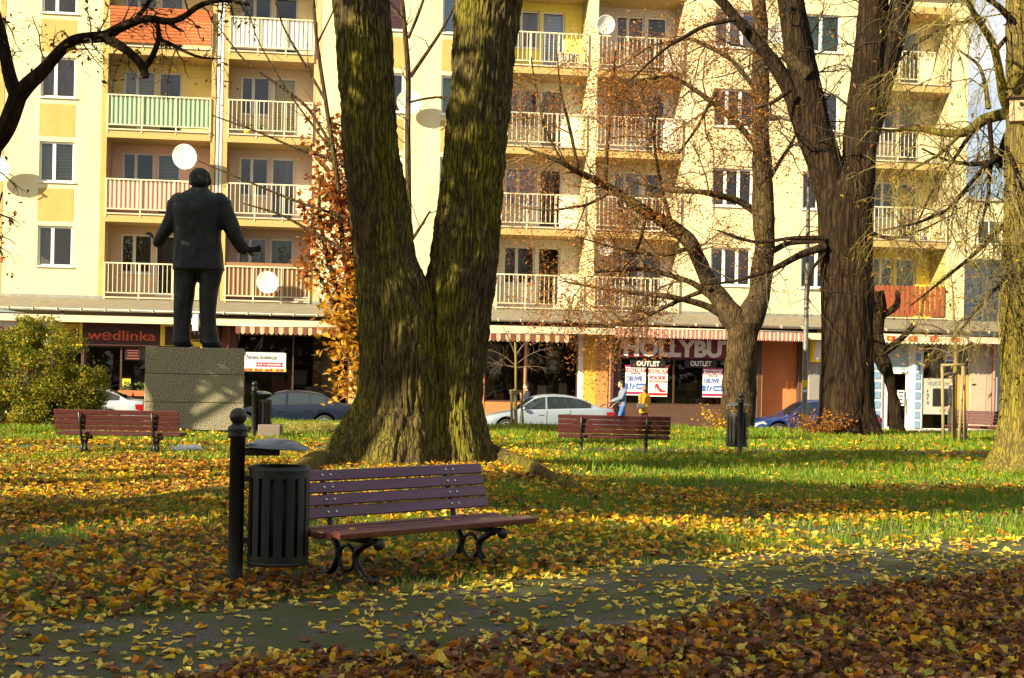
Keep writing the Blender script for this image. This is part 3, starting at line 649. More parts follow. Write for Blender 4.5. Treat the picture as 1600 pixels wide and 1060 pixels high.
# photo shop: two glass-block columns, a door between them and a big window
def blockcol(px0, px1):
    o = spanel('glass_block_column', px0, px1, 'white', SL, SL+.25); a, b = A(px0, 600, SL), A(px1, 600, SL)
    bm = MB().bx(-(b-a)*.30, (b-a)*.30, -.03, .03, -.15, .15, 0, .02).mesh('glass_block', M('blue_glass_block', (.16, .28, .46), (.24, .36, .52), 9, .08, spec=.8))
    for i in range(9): link('glass_block', bm, o, ((a+b)/2, SL-.005, GB+.32+i*.375))
blockcol(1362, 1379); blockcol(1426, 1441)
a, b = A(1379, 600, SL), A(1426, 600, SL)
mb = MB(); y = SL+.08
for (x0, x1, z0, z1) in ((a, a+.12, GB, 3.1), (b-.12, b, GB, 3.1), (a+.12, b-.12, 1.72, 1.86), (a+.12, b-.12, 2.98, 3.1), (a+.12, a+.24, GB+.02, 1.72), (b-.24, b-.12, GB+.02, 1.72), (a+.24, b-.24, GB+.02, GB+.22)): mb.bx(x0, x1, y, y+.08, z0, z1)
d = mb.build('shop_door', MAT['white'], block)
MB().bx(a+.24, b-.24, y+.03, y+.045, GB+.22, 1.72).build('pane', MAT['shopglass'], d); MB().bx(b-.29, b-.27, y-.07, y-.04, .2, .8).build('handle', MAT['zinc'], d)
MB().bx(a+.12, b-.12, y+.03, y+.05, 1.86, 2.98).build('transom', M('transom_print', (.22, .34, .40), (.40, .50, .52), 1.5, .3), d)
shopwin(1441, 1516, [], GB+.12, 3.05, 'white', 'white', 'white')
spanel('pillar', 1516, 1541, 'granite_pink', SL-.05); spanel('pillar', 1541, 1550, M('stone_side', (.40, .33, .26), (.33, .27, .21), 20, .8), SL-.04)
spanel('shop_wall', 1550, 1567, 'blue_grey', SL+.05)
shopwin(1567, 1690, [1640], GB+.9, 2.5, 'brown', 'brown', 'granite_grey')
MB().bx(A(1340, 660, SL), A(1520, 660, SL), SL-.75, SL-.06, GB, GB+.16, 0, .01).build('doorstep', MAT['concrete'], block)
for px, m_ in ((356, 'brown'), (953.5, 'pinkpipe'), (1553, 'pinkpipe'), (820.5, 'pinkpipe')):
    x = A(px, 600, SL-.14); MB().tube([(x, SL-.16, GB+.05), (x, SL-.16, 3.0), (x, SL-.5, 3.25), (x, -2.98, 3.33)], .062, 10).build('downpipe', MAT[m_], block)
# goods and boards seen dimly behind the shop windows
gm = [M('goods_%d' % i, c, rough=.7) for i, c in enumerate(((.20, .12, .05), (.30, .22, .08), (.08, .09, .10), (.22, .20, .17), (.16, .05, .04), (.35, .26, .12)))]
for (p0, p1, n_) in ((-60, 340, 14), (375, 540, 10), (565, 745, 8), (760, 900, 12), (975, 1180, 10), (1445, 1512, 5), (1570, 1680, 6)):
    mb = MB()
    for i in range(n_):
        a_ = A(R.uniform(p0, p1), 600, -1.2); w_ = R.uniform(.08, .35); y_ = R.uniform(-1.5, -.2); z_ = R.choice((GB+.02, .35, .85)); hh = R.uniform(.3, 1.9) if z_ < 0 else R.uniform(.15, .7)
        mb.bx(a_-w_, a_+w_, y_, y_+.2, z_, z_+hh, R.randrange(6))
    for z_ in (.32, .82, 1.6): mb.bx(A(p0, 600, -.3)+.1, A(p1, 600, -.3)-.1, -.15, .2, z_, z_+.03, 3)
    setp(mb.build('shop_goods', gm, block), kind='stuff')
for (p0, p1, m_) in ((488, 503, gm[0]), (503, 522, gm[5]), (756, 772, gm[0])): MB().bx(A(p0, 600, -1.6), A(p1, 600, -1.6), -1.62, -1.55, GB+.1, 2.9).build('display_panel', m_, block)
# ---------------------------------------------------------------- things fixed to the facade
def sign(name, label, cat, px0, px1, py0, py1, ly, mat, th=.05, group=None):
    a, b, c, d = rect(px0, px1, py0, py1, ly); w, h = b-a, d-c
    o = MB().bx(-w/2, w/2, 0, th, -h/2, h/2, 0, min(.01, th/3)).build(name, MAT[mat] if isinstance(mat, str) else mat, None, W((a+b)/2, ly, (c+d)/2), PHI)
    setp(o, label, cat, group); return o, w, h
def letter(o, body, x, z, w, h, mat, y=-.012, **k):
    t = text_mesh(body, w, h, MAT[mat] if isinstance(mat, str) else mat, **k); return link('lettering', t, o, (x, y, z))
def plate(o, name, x0, x1, z0, z1, mat, y=-.006, poly=None):
    p = poly or [(x0, z0), (x1, z0), (x1, z1), (x0, z1)]
    return MB().prism(p, y, y+.004).build(name, MAT[mat] if isinstance(mat, str) else mat, o)
def scrib(o, w, h, mat, n):
    for i in range(n):
        z = h*(.36-.72*i/max(1, n-1)); hw = w*R.uniform(.22, .40); plate(o, 'print_line', -hw, hw, z-h*.16/n, z+h*.16/n, mat)
# wedlinka sign
o, w, h = sign('shop_sign', 'long dark brown shop sign with orange red rounded letters beside the yellow shield sign', 'shop sign', 131, 249, 503, 541, SL-.12, 'oxblood', .06)
letter(o, 'wędlinka', 0, -h*.12, w*.90, h*.52, 'letter_red', bold=.012); letter(o, 'sklep firmowy', 0, h*.36, w*.5, h*.13, M('dim_red', (.25, .03, .015)), bold=.0)
o, w, h = sign('shop_sign', 'yellow square sign with a black bull head inside a shield', 'shop sign', 91, 129, 501, 541, SL-.11, 'yellow', .05)
plate(o, 'shield_outline', 0, 0, 0, 0, 'black', -.006, [(-w*.36, h*.40), (w*.36, h*.40), (w*.36, -h*.15), (w*.22, -h*.36), (0, -h*.46), (-w*.22, -h*.36), (-w*.36, -h*.15)])
plate(o, 'shield_field', 0, 0, 0, 0, M('amber_print', (.62, .36, .02)), -.010, [(-w*.33, h*.37), (w*.33, h*.37), (w*.33, -h*.14), (w*.20, -h*.33), (0, -h*.42), (-w*.20, -h*.33), (-w*.33, -h*.14)])
plate(o, 'bull_head', 0, 0, 0, 0, 'black', -.014, [(-w*.12, h*.04), (w*.02, h*.16), (w*.14, h*.14), (w*.25, h*.26), (w*.22, h*.10), (w*.28, h*.02), (w*.16, 0), (w*.14, -h*.16), (w*.02, -h*.10), (-w*.04, -h*.24), (-w*.14, -h*.10)])
o, w, h = sign('shop_sign', 'white and yellow butcher sign with red letters above the round bush', 'shop sign', -40, 90, 500, 541, SL-.10, 'yellow', .05)
plate(o, 'white_field', -w*.45, w*.46, -h*.42, h*.44, 'paper'); letter(o, 'O-WĘDLINY', w*.10, h*.05, w*.66, h*.40, 'red', bold=.02)
o, w, h = sign('shop_sign', 'brown fascia sign with pale letters partly behind the statue legs', 'shop sign', 282, 344, 502, 530, SL-.10, 'oxblood', .05)
letter(o, 'ATOI', 0, 0, w*.6, h*.5, M('cream_letter', (.55, .45, .30)), bold=.02)
o, w, h = sign('shop_sign', 'plain yellow board between the dark sign and the statue', 'shop sign', 250, 281, 502, 541, SL-.09, 'yellow', .05); plate(o, 'brown_field', -w*.25, w*.5, -h*.48, h*.28, 'oxblood')
o, w, h = sign('wall_lamp', 'white upright box lamp seen between the statue legs', 'wall lamp', 301, 310, 490, 517, SL-1.05, 'paper', .12); plate(o, 'lamp_bracket', -w*.2, w*.2, h*.5, h*.75, 'zinc', .03)
o, w, h = sign('notice', 'small yellow notice on the wall between the statue feet', 'notice', 297, 316, 531, 545, SL-.10, 'yellow', .01); scrib(o, w, h, 'black', 2)
o, w, h = sign('notice', 'yellow paper notice stuck low in the butcher shop window', 'notice', 191, 204, 592, 604, SL+.05, 'yellow', .01); scrib(o, w, h, M('grey_print', (.3, .25, .05)), 5)
o, w, h = sign('window_print', 'faded red lettering stuck on the dark butcher shop window', 'window lettering', 195, 220, 545, 563, SL+.05, M('dark_film', (.03, .02, .02), rough=.2), .006)
scrib(o, w, h, M('faded_red', (.28, .06, .05)), 4)
# new collection banner
o, w, h = sign('banner', 'pale blue banner with script lettering and a purple ribbon on the shop window', 'banner', 382, 447, 551, 581, SL-.08, 'pale', .02)
letter(o, 'Nowa kolekcja', -w*.10, h*.22, w*.74, h*.30, M('plum_ink', (.07, .03, .09)), shear=.35)
plate(o, 'ribbon', 0, 0, 0, 0, 'magenta', -.006, [(-w*.24, -h*.02), (w*.44, -h*.02), (w*.40, -h*.13), (w*.44, -h*.24), (-w*.24, -h*.24), (-w*.20, -h*.13)]); letter(o, 'już w sprzedaży', w*.10, -h*.13, w*.56, h*.15, 'paper', bold=.02)
for i in range(16): x = -w*.47+w*.94*i/15; plate(o, 'printed_leaf', 0, 0, 0, 0, ['letter_red', 'tan', M('leaf_print', (.10, .07, .05)) if i == 0 else 'letter_red', 'yellow'][i % 4], -.006-.0006*(i % 3), [(x-.05, -h*.48), (x+.05, -h*.48), (x+.06, -h*.38), (x, -h*.30-R.uniform(0, .03)), (x-.06, -h*.39)])
# shoe outlet
o, w, h = sign('shop_sign', 'long maroon shop sign with big pale block letters over the shoe outlet', 'shop sign', 969, 1183, 530, 560, SL-.16, 'maroon', .06)
letter(o, 'HOLLYBUT', -w*.065, 0, w*.82, h*.92, 'silver_letter', y=-.03, bold=.05)
for (p0, p1, lab) in ((985, 1040, 'first black OUTLET board above the left pair of posters'), (1070, 1120, 'second black OUTLET board above the single poster by the tree')):
    o, w, h = sign('window_board', lab, 'window sign', p0, p1, 562, 575, SL-.02, 'black', .02); letter(o, 'OUTLET', 0, 0, w*.66, h*.62, 'paper', bold=.035)
def poster(px0, px1, py0, py1, label, kind):
    o, w, h = sign('poster', label, 'poster', px0, px1, py0, py1, SL-.01, 'paper', .008, None)
    top = 'magenta' if kind == 0 else 'red'
    plate(o, 'top_band', -w/2, w/2, h*.44, h*.5, top); plate(o, 'title_band', -w/2, w/2, h*.27, h*.40, top); letter(o, 'HOLLYBUT', 0, h*.335, w*.9, h*.10, 'paper', bold=.03)
    plate(o, 'foot_band', -w/2, w/2, -h*.46, -h*.38, top)
    if kind == 0:
        plate(o, 'small_band', -w*.22, w*.22, h*.20, h*.255, 'black'); letter(o, 'OUTLET', 0, h*.228, w*.36, h*.04, 'paper', bold=.02)
        letter(o, 'OBUWIE', -w*.06, h*.06, w*.78, h*.17, 'blue', bold=.015); plate(o, 'blue_band', -w/2, w/2, -h*.30, -h*.10, 'blue'); letter(o, '1/2', -w*.14, -h*.19, w*.4, h*.19, 'paper', bold=.03); letter(o, 'ceny', w*.27, -h*.22, w*.36, h*.10, 'paper', bold=.03)
    else:
        letter(o, 'POLSKIE', -w*.02, h*.13, w*.8, h*.12, 'magenta', bold=.02); plate(o, 'red_line', -w*.46, w*.46, -h*.03, h*.035, 'red'); letter(o, 'obuwie skórzane', 0, h*.003, w*.8, h*.04, 'paper', bold=.02)
        plate(o, 'printed_shoe', 0, 0, 0, 0, 'red', -.006, [(-w*.10, -h*.02-h*.05), (-w*.02, -h*.06), (w*.10, -h*.22), (w*.30, -h*.29), (w*.42, -h*.32), (w*.40, -h*.35), (w*.12, -h*.35), (-w*.02, -h*.24), (-w*.10, -h*.16), (-w*.14, -h*.36), (-w*.16, -h*.36), (-w*.15, -h*.12)])
poster(977, 1009, 571, 618, 'blue and white shoe sale poster behind the walking man', 0); poster(1013, 1043, 573, 620, 'white poster with a red high heeled shoe', 1); poster(1098, 1129, 575, 621, 'blue and white shoe sale poster next to the tree trunk', 0)
o, w, h = sign('poster', 'pale grey poster hanging in the window beside the big tree', 'poster', 760, 783, 538, 584, SL+.25, M('grey_print2', (.42, .40, .36)), .01); plate(o, 'sketch', -w*.28, w*.28, -h*.1, h*.3, M('sketch_print', (.28, .25, .2))); plate(o, 'print_line', -w*.3, w*.3, -h*.32, -h*.27, 'black')
o, w, h = sign('poster', 'olive poster with white dishes hanging left of the brick pillar', 'poster', 852, 875, 541, 584, SL+.25, M('olive_print', (.30, .26, .10)), .01)
for zz in (.22, -.1, -.3): plate(o, 'printed_bowl', 0, 0, 0, 0, 'paper', -.006, [(w*.3*math.cos(t), h*zz+h*.09*math.sin(t)) for t in np.linspace(0, 6.28, 14)[:-1]])
# vertical yellow light box, photo shop prints
o, w, h = sign('light_box', 'narrow upright yellow and white light box sign beside the thick tree', 'light box', 1270, 1283, 524, 566, SL-.45, 'yellow', .35); plate(o, 'white_face', -w*.2, w*.42, -h*.40, h*.40, 'paper'); scrib(o, w*.7, h*.8, 'red', 6)
o, w, h = sign('window_print', 'frosted window print with a dark rectangle reading FOTO', 'window print', 1443, 1514, 592, 648, SL+.04, M('frosted_print', (.40, .42, .36), rough=.3), .006)
plate(o, 'dark_picture', -w*.30, w*.28, -h*.28, h*.22, 'black'); letter(o, 'VIDEOFILMOWANIE', -w*.02, h*.36, w*.8, h*.11, M('grey_print3', (.25, .26, .22))); letter(o, 'F\nO\nT\nO', -w*.41, -h*.02, w*.05, h*.40, 'black', bold=.02); plate(o, 'print_line', -w*.15, w*.15, -h*.42, -h*.36, 'blind')
o, w, h = sign('window_print', 'blue print high in the photo shop window', 'window print', 1474, 1497, 547, 566, SL+.03, 'blue', .006); scrib(o, w, h, 'paper', 3)
o, w, h = sign('window_print', 'orange curved print at the right edge of the photo shop window', 'window print', 1494, 1514, 585, 640, SL+.02, M('orange_print', (.60, .30, .08)), .006); letter(o, 'E', w*.2, h*.62, w*.3, h*.16, 'black')
for i, (p0, p1, q0, q1, lab) in enumerate(((1402, 1413, 610, 634, 'white notice sheet in the glass shop door'), (1388, 1396, 618, 628, 'small white card left in the glass shop door'), (1406, 1417, 577, 583, 'white opening hours strip at the door top'))):
    o, w, h = sign('notice', lab, 'notice', p0, p1, q0, q1, SL+.02, 'paper', .006); scrib(o, w, h, 'black', 4 if i == 0 else 2)
o, w, h = sign('shop_sign', 'round green and yellow sign in the dark shop at the far right', 'shop sign', 1566, 1640, 583, 628, SL-.05, 'black', .04)
plate(o, 'green_disc', 0, 0, 0, 0, 'green_sign', -.006, [(w*.48*math.cos(t), h*.5*math.sin(t)) for t in np.linspace(0, 2*math.pi, 33)[:-1]]); letter(o, 'A', 0, h*.16, w*.12, h*.16, 'red')
# awnings with striped, scalloped valances
def awning(label, px0, px1, py0, py1, c1, c2, n, ly=-3.22, marks=False, slope=True):
    a, b, c, d = rect(px0, px1, py0, py1, ly); o = thing('awning', label, 'awning', W((a+b)/2, ly, d), PHI); w = b-a; h = d-c
    mb = MB()
    for i in range(n):
        x0, x1 = -w/2+w*i/n, -w/2+w*(i+1)/n; pts = [(x0, 0), (x1, 0)]+[(x1-(x1-x0)*t, -h*(.80+.20*math.sin(math.pi*t))) for t in np.linspace(0, 1, 6)]
        mb.prism(pts, -.006+.012*math.sin(i*1.7), .004+.012*math.sin(i*1.7), i % 2)
    mb.build('valance', [MAT[c1], MAT[c2]], o)
    if slope:
        mb = MB(); top = 3.12-d; dep = -SL+ly; 
        for i in range(n): x0, x1 = -w/2+w*i/n, -w/2+w*(i+1)/n; mb.add([(x0, 0, 0), (x1, 0, 0), (x1, -dep-.1, max(top, .05)), (x0, -dep-.1, max(top, .05))], [(0, 1, 2, 3)], i % 2)
        mb.build('canopy', [MAT[c1], MAT[c2]], o)
        MB().tube([(-w/2, .0, .01), (w/2, .0, .01)], .03, 8).build('front_bar', MAT['board'], o)
        for sx in (-1, 1): MB().tube([(sx*w*.48, .02, 0), (sx*w*.48, -dep*.9, -.5)], .018, 6).build('folding_arm', MAT['zinc'], o)
    if marks:
        for i in range(4):
            x = -w*.36+w*.24*i; q = MB().bx(x-.16, x+.16, -.03, -.018, -h*.66, -h*.12).build('printed_mark', MAT['red'], o); link('lettering', text_mesh('K', .16, h*.34, MAT['yellow'], bold=.04), q, (x, -.034, -h*.39))
    return o
MAT['stripe_red'] = M('stripe_red', (.46, .14, .11), rough=.8); MAT['stripe_pale'] = M('stripe_pale', (.58, .44, .36), rough=.8); MAT['stripe_brown'] = M('stripe_brown', (.16, .05, .03), rough=.8); MAT['stripe_cream'] = M('stripe_cream', (.44, .35, .21), rough=.8); MAT['awn_cream'] = M('awning_cream', (.72, .62, .44), rough=.8)
awning('brown and cream striped awning above the window with the pale banner', 368, 547, 511, 524, 'stripe_brown', 'stripe_cream', 24)
awning('brown and cream striped awning left of the brick pillar', 690, 889, 521, 534, 'stripe_brown', 'stripe_cream', 26)
awning('long red and white striped awning over the maroon shoe shop sign', 962, 1256, 516, 531, 'stripe_red', 'stripe_pale', 90, -3.45)
awning('cream awning with red printed squares over the photo shop', 1372, 1512, 525, 538, 'awn_cream', 'awn_cream', 20, -3.3, True)
# goods behind the glass
def bag(px, py, label, mat, w=.42, h=.34, ly=SL+.45, handle=True):
    a, z = F(px, py, ly); o = thing('handbag', label, 'handbag', W(a, ly, z), PHI, None)
    MB().prism([(-w/2, 0), (w/2, 0), (w*.42, h), (-w*.42, h)], -.07, .07).build('bag_body', MAT[mat] if isinstance(mat, str) else mat, o)
    if handle: MB().tube([(w*.25*math.cos(t), 0, h+.18*math.sin(t)) for t in np.linspace(0, math.pi, 9)], .014, 6).build('handle', MAT['tan'], o)
wb = M('white_leather', (.66, .60, .48), rough=.5); bb_ = M('black_leather', (.02, .02, .02), rough=.4)
bag(846, 620, 'pale handbag with tall handle in the window above the silver car', wb, .36, .42); bag(879, 620, 'greenish pale handbag on the shelf nearest the white jamb', M('sage_leather', (.45, .45, .28)), .34, .5)
bag(781, 629, 'tan pouch low in the window beside the big tree', 'tan', .3, .34, handle=False); bag(769, 628, 'black and white patterned handbag in the window beside the big tree', M('patterned_leather', (.5, .48, .45), (.03, .03, .03), 14, .5, lo=.48, hi=.52), .32, .42)
bag(535, 615, 'orange brown handbag with tall handle above the dark sedan boot', 'tan', .42, .40); bag(505, 614, 'white round handbag above the dark sedan roof', wb, .22, .3, handle=False)
sh = MB()
for i in range(42):
    px = 985+i*4.0; a, z = F(px, 632, SL+.5); a2 = a; s = R.uniform(.8, 1.3); c = R.randrange(6); H_ = R.uniform(.08, .34)*s
    sh.prism([(a2-.07*s, z), (a2+.09*s, z), (a2+.08*s, z+.05), (a2-.01*s, z+.07), (a2-.03*s, z+H_), (a2-.08*s, z+H_)], SL+.45+R.uniform(-.1, .1), SL+.56, c)
o = sh.build('shoe_display', [MAT['red'], MAT['tan'], MAT['black'], MAT['white'], MAT['letter_red'], MAT['brown']], None, (0, Y0, 0), PHI); setp(o, 'row of red, brown and black shoes along the outlet window shelf', 'shoes', kind='stuff')
for px, lab in ((196, 'terracotta flower box left of the mullion on the butcher shop sill'), (219, 'terracotta flower box right of the mullion on the butcher shop sill')):
    a, z = F(px, 619, SL-.2); o = thing('flower_box', lab, 'flower box', W(a, SL-.06, zs(620, 200)+.03), PHI, None)
    MB().prism([(-.22, 0), (.22, 0), (.26, .2), (-.26, .2)], -.1, .08).build('box', M('terracotta', (.42, .13, .05), rough=.8), o)
    mb = MB()
    for i in range(26): mb.box((R.uniform(-.2, .2), R.uniform(-.07, .07), .22+R.uniform(0, .25)), (.09, .01, .07), 0, Euler((R.uniform(-1, 1), R.uniform(-1, 1), R.uniform(0, 6))).to_matrix())
    setp(mb.build('plant_leaf', M('plant_green', (.08, .12, .03), rough=.6), o), kind='stuff')
# satellite dishes
def dish(px, py, ly, rpx, label, yaw=.0, wallarm=.5, mat='dish'):
    a, z = F(px, py, ly); r = rpx/41.0; o = thing('satellite_dish', label, 'satellite dish', W(a, ly, z), PHI+yaw, 'satellite dishes on the facade')
    rot = Matrix.Rotation(math.radians(90+12), 3, 'X')
    prof = [(r*t, .22*r*t*t) for t in (0.02, .3, .5, .7, .85, .95, 1.0)]+[(r*1.02, .21*r), (r*.98, .20*r), (r*.6, .06*r), (.02, -.02)]
    MB().lathe([(p, -q+.0) for p, q in prof][::-1] if False else [(p, q) for p, q in prof], 28, (0, 0, 0), 0, True, rot, False).build('reflector', MAT['dish'], o)
    MB().tube([(0, -.02, -r*.95), (0, -r*.75, -r*.55), (0, -r*1.0, -r*.10)], .014, 6).build('feed_arm', MAT['zinc'], o)
    MB().lathe([(.03, -.05), (.045, -.04), (.045, .05), (.03, .06)], 10, (0, -r*1.02, -r*.02), 0, True, Matrix.Rotation(math.pi/2, 3, 'X')).build('receiver', MAT['white'], o)
    MB().tube([(0, .02, 0), (0, wallarm, 0)], .03, 8).build('mount_arm', MAT['zinc'], o)
MAT['dish'] = M('dish_white', (.78, .76, .72), (.72, .69, .64), 3, .5)
dish(290, 245, -.55, 19, 'white satellite dish on the pink balcony above the statue head', -.25)
dish(419, 441, -.45, 17, 'white satellite dish on the brown railed balcony near the red leaved tree', -.2)
dish(946, 39, -.35, 15, 'pale satellite dish at the top beside the cream pillar', .1)
dish(946, 388, -.30, 12, 'small white satellite dish behind orange twigs on the lowest floor', .1)
dish(1217, 52, -.45, 17, 'grey satellite dish high between the right hand trees', .0, .4); dish(640, 160, -.45, 19, 'satellite dish on the wall between the twin trunks', -.2, .4)
dish(-6, 262, -.5, 22, 'satellite dish cut by the left picture edge', -.2, .5)
# balcony odds and ends
def pot(key, k, fx, label, mat, r=.13, h=.2):
    x0, x1 = LOG[key][0]; o = thing('flower_pot', label, 'flower pot', W(x0+(x1-x0)*fx, .25, ZF[k]), PHI)
    MB().lathe([(r*.7, 0), (r, h), (r*.9, h)], 12).build('pot', mat, o); mb = MB()
    for i in range(30): mb.box((R.gauss(0, .1), R.gauss(0, .08), h+R.uniform(0, .28)), (.08, .01, .06), 0, Euler((R.uniform(-1, 1), R.uniform(-1, 1), R.uniform(0, 6))).to_matrix())
    setp(mb.build('foliage', MAT['pot_green'], o), kind='stuff')
MAT['pot_green'] = M('pot_green', (.09, .16, .03), rough=.6)
pot('b2', 2, .22, 'yellow flower pot behind the railing beside the yellow blind', M('pot_yellow', (.70, .52, .03), rough=.5)); pot('b2', 2, .38, 'low orange planter behind the railing beside the yellow blind', M('pot_orange', (.55, .16, .03), rough=.5), .2, .15)
pot('b1', 2, .3, 'white pot behind the green balcony sheet', MAT['white']); pot('b3', 0, .86, 'lime green pot on the lowest balcony right of the big tree', M('pot_lime', (.50, .62, .04), rough=.5)); pot('b5', 1, .75, 'violet pot on the balcony above the red planks', M('pot_violet', (.25, .12, .45), rough=.5))
x0, x1 = LOG['b3'][0]; o = thing('air_conditioner', 'cream boxed unit on the top balcony floor beside the lit wall', 'outdoor unit', W(x0+(x1-x0)*.78, .2, ZF[3]), PHI); MB().bx(-.42, .42, -.16, .16, .05, .55, 0, .02).build('casing', MAT['board'], o); MB().lathe([(.18, 0), (.2, .01), (.2, .02)], 20, (.1, -.165, .3), 0, True, Matrix.Rotation(math.pi/2, 3, 'X')).build('fan_grille', MAT['zinc'], o)
# heart hanging in the window
a, z = F(975, 158, 1.5); o = MB().tube([(.016*16*math.sin(t)**3*.9, 0, .016*(13*math.cos(t)-5*math.cos(2*t)-2*math.cos(3*t)-math.cos(4*t))) for t in np.linspace(0, 2*math.pi, 26)], .035, 6).build('heart_ornament', MAT['white'], None, W(a, 1.55, z), PHI); setp(o, 'white wicker heart hanging in a dark balcony window', 'ornament')
# ================================================================ trees and shrubs
def bark(name, c1, c2, moss, mosslo=.45, mosshi=.62, mscale=1.6, rough=.92, stretch=(1, 1, .16), sc=26, bump=.9, vsc=20, plate_z=.09):
    m = M(name, c1, c2, sc, rough, bump=bump, bscale=sc*1.3, stretch=stretch, spec=.08)
    nt = m.node_tree; b = nt.nodes['Principled BSDF']; prev = b.inputs['Base Color'].links[0].from_socket
    tc = nt.nodes.new('ShaderNodeTexCoord'); n = nt.nodes.new('ShaderNodeTexNoise'); n.inputs['Scale'].default_value = mscale; n.inputs['Detail'].default_value = 7; n.inputs['Roughness'].default_value = .65
    mp = nt.nodes.new('ShaderNodeMapping'); mp.inputs['Scale'].default_value = (1, 1, .45); nt.links.new(tc.outputs['Object'], mp.inputs[0]); nt.links.new(mp.outputs[0], n.inputs['Vector'])
    r = nt.nodes.new('ShaderNodeMapRange'); r.inputs[1].default_value = mosslo; r.inputs[2].default_value = mosshi; nt.links.new(n.outputs[0], r.inputs[0])
    mx = nt.nodes.new('ShaderNodeMixRGB'); mx.inputs[2].default_value = (*moss, 1); nt.links.new(prev, mx.inputs[1]); nt.links.new(r.outputs[0], mx.inputs[0]); 
    # plates divided by cracks
    mp2 = nt.nodes.new('ShaderNodeMapping'); mp2.inputs['Scale'].default_value = (1, 1, plate_z); nt.links.new(tc.outputs['Object'], mp2.inputs[0])
    wn_ = nt.nodes.new('ShaderNodeTexNoise'); wn_.inputs['Scale'].default_value = vsc*.35; wn_.inputs['Detail'].default_value = 4; nt.links.new(mp2.outputs[0], wn_.inputs['Vector'])
    ad = nt.nodes.new('ShaderNodeMixRGB'); ad.blend_type = 'ADD'; ad.inputs[0].default_value = 3.0/vsc; nt.links.new(mp2.outputs[0], ad.inputs[1]); nt.links.new(wn_.outputs['Color'], ad.inputs[2])
    vo = nt.nodes.new('ShaderNodeTexVoronoi'); vo.feature = 'DISTANCE_TO_EDGE'; vo.inputs['Scale'].default_value = vsc; nt.links.new(ad.outputs[0], vo.inputs['Vector'])
    cr = nt.nodes.new('ShaderNodeMapRange'); cr.inputs[1].default_value = 0.0; cr.inputs[2].default_value = .16; nt.links.new(vo.outputs['Distance'], cr.inputs[0])
    dk = nt.nodes.new('ShaderNodeMixRGB'); dk.inputs[1].default_value = (*[c*.80 for c in c1], 1); nt.links.new(mx.outputs[0], dk.inputs[2]); nt.links.new(cr.outputs[0], dk.inputs[0])
    nt.links.new(dk.outputs[0], b.inputs['Base Color'])
    b2 = nt.nodes.new('ShaderNodeBump'); b2.inputs['Strength'].default_value = .8; b2.inputs['Distance'].default_value = .02; old = b.inputs['Normal'].links[0].from_socket; nt.links.new(cr.outputs[0], b2.inputs['Height']); nt.links.new(old, b2.inputs['Normal']); nt.links.new(b2.outputs[0], b.inputs['Normal']); return m
MAT['bark_linden'] = bark('bark_linden', (.060, .044, .024), (.135, .098, .045), (.15, .135, .014), .42, .60, 1.3)
MAT['bark_dark'] = bark('bark_dark', (.015, .0095, .006), (.042, .026, .014), (.06, .05, .012), .60, .75, .9, sc=14, vsc=9, plate_z=.14)
MAT['bark_grey'] = bark('bark_grey', (.045, .030, .017), (.10, .066, .034), (.11, .085, .02), .52, .7, .9, sc=14, vsc=11, plate_z=.18)
MAT['bark_moss'] = bark('bark_moss', (.12, .09, .035), (.19, .145, .05), (.20, .165, .018), .36, .58, 1.2, sc=16, vsc=24, plate_z=.13)
MAT['twig'] = M('twig', (.075, .050, .030), (.12, .08, .045), 3, .85); MAT['twig_moss'] = M('twig_moss', (.24, .185, .03), (.085, .065, .03), 1.5, .85); MAT['twig_black'] = M('twig_black', (.030, .022, .016), (.055, .04, .026), 3, .85)
MAT['foliage'] = leaf_mat('foliage', .45, .55)

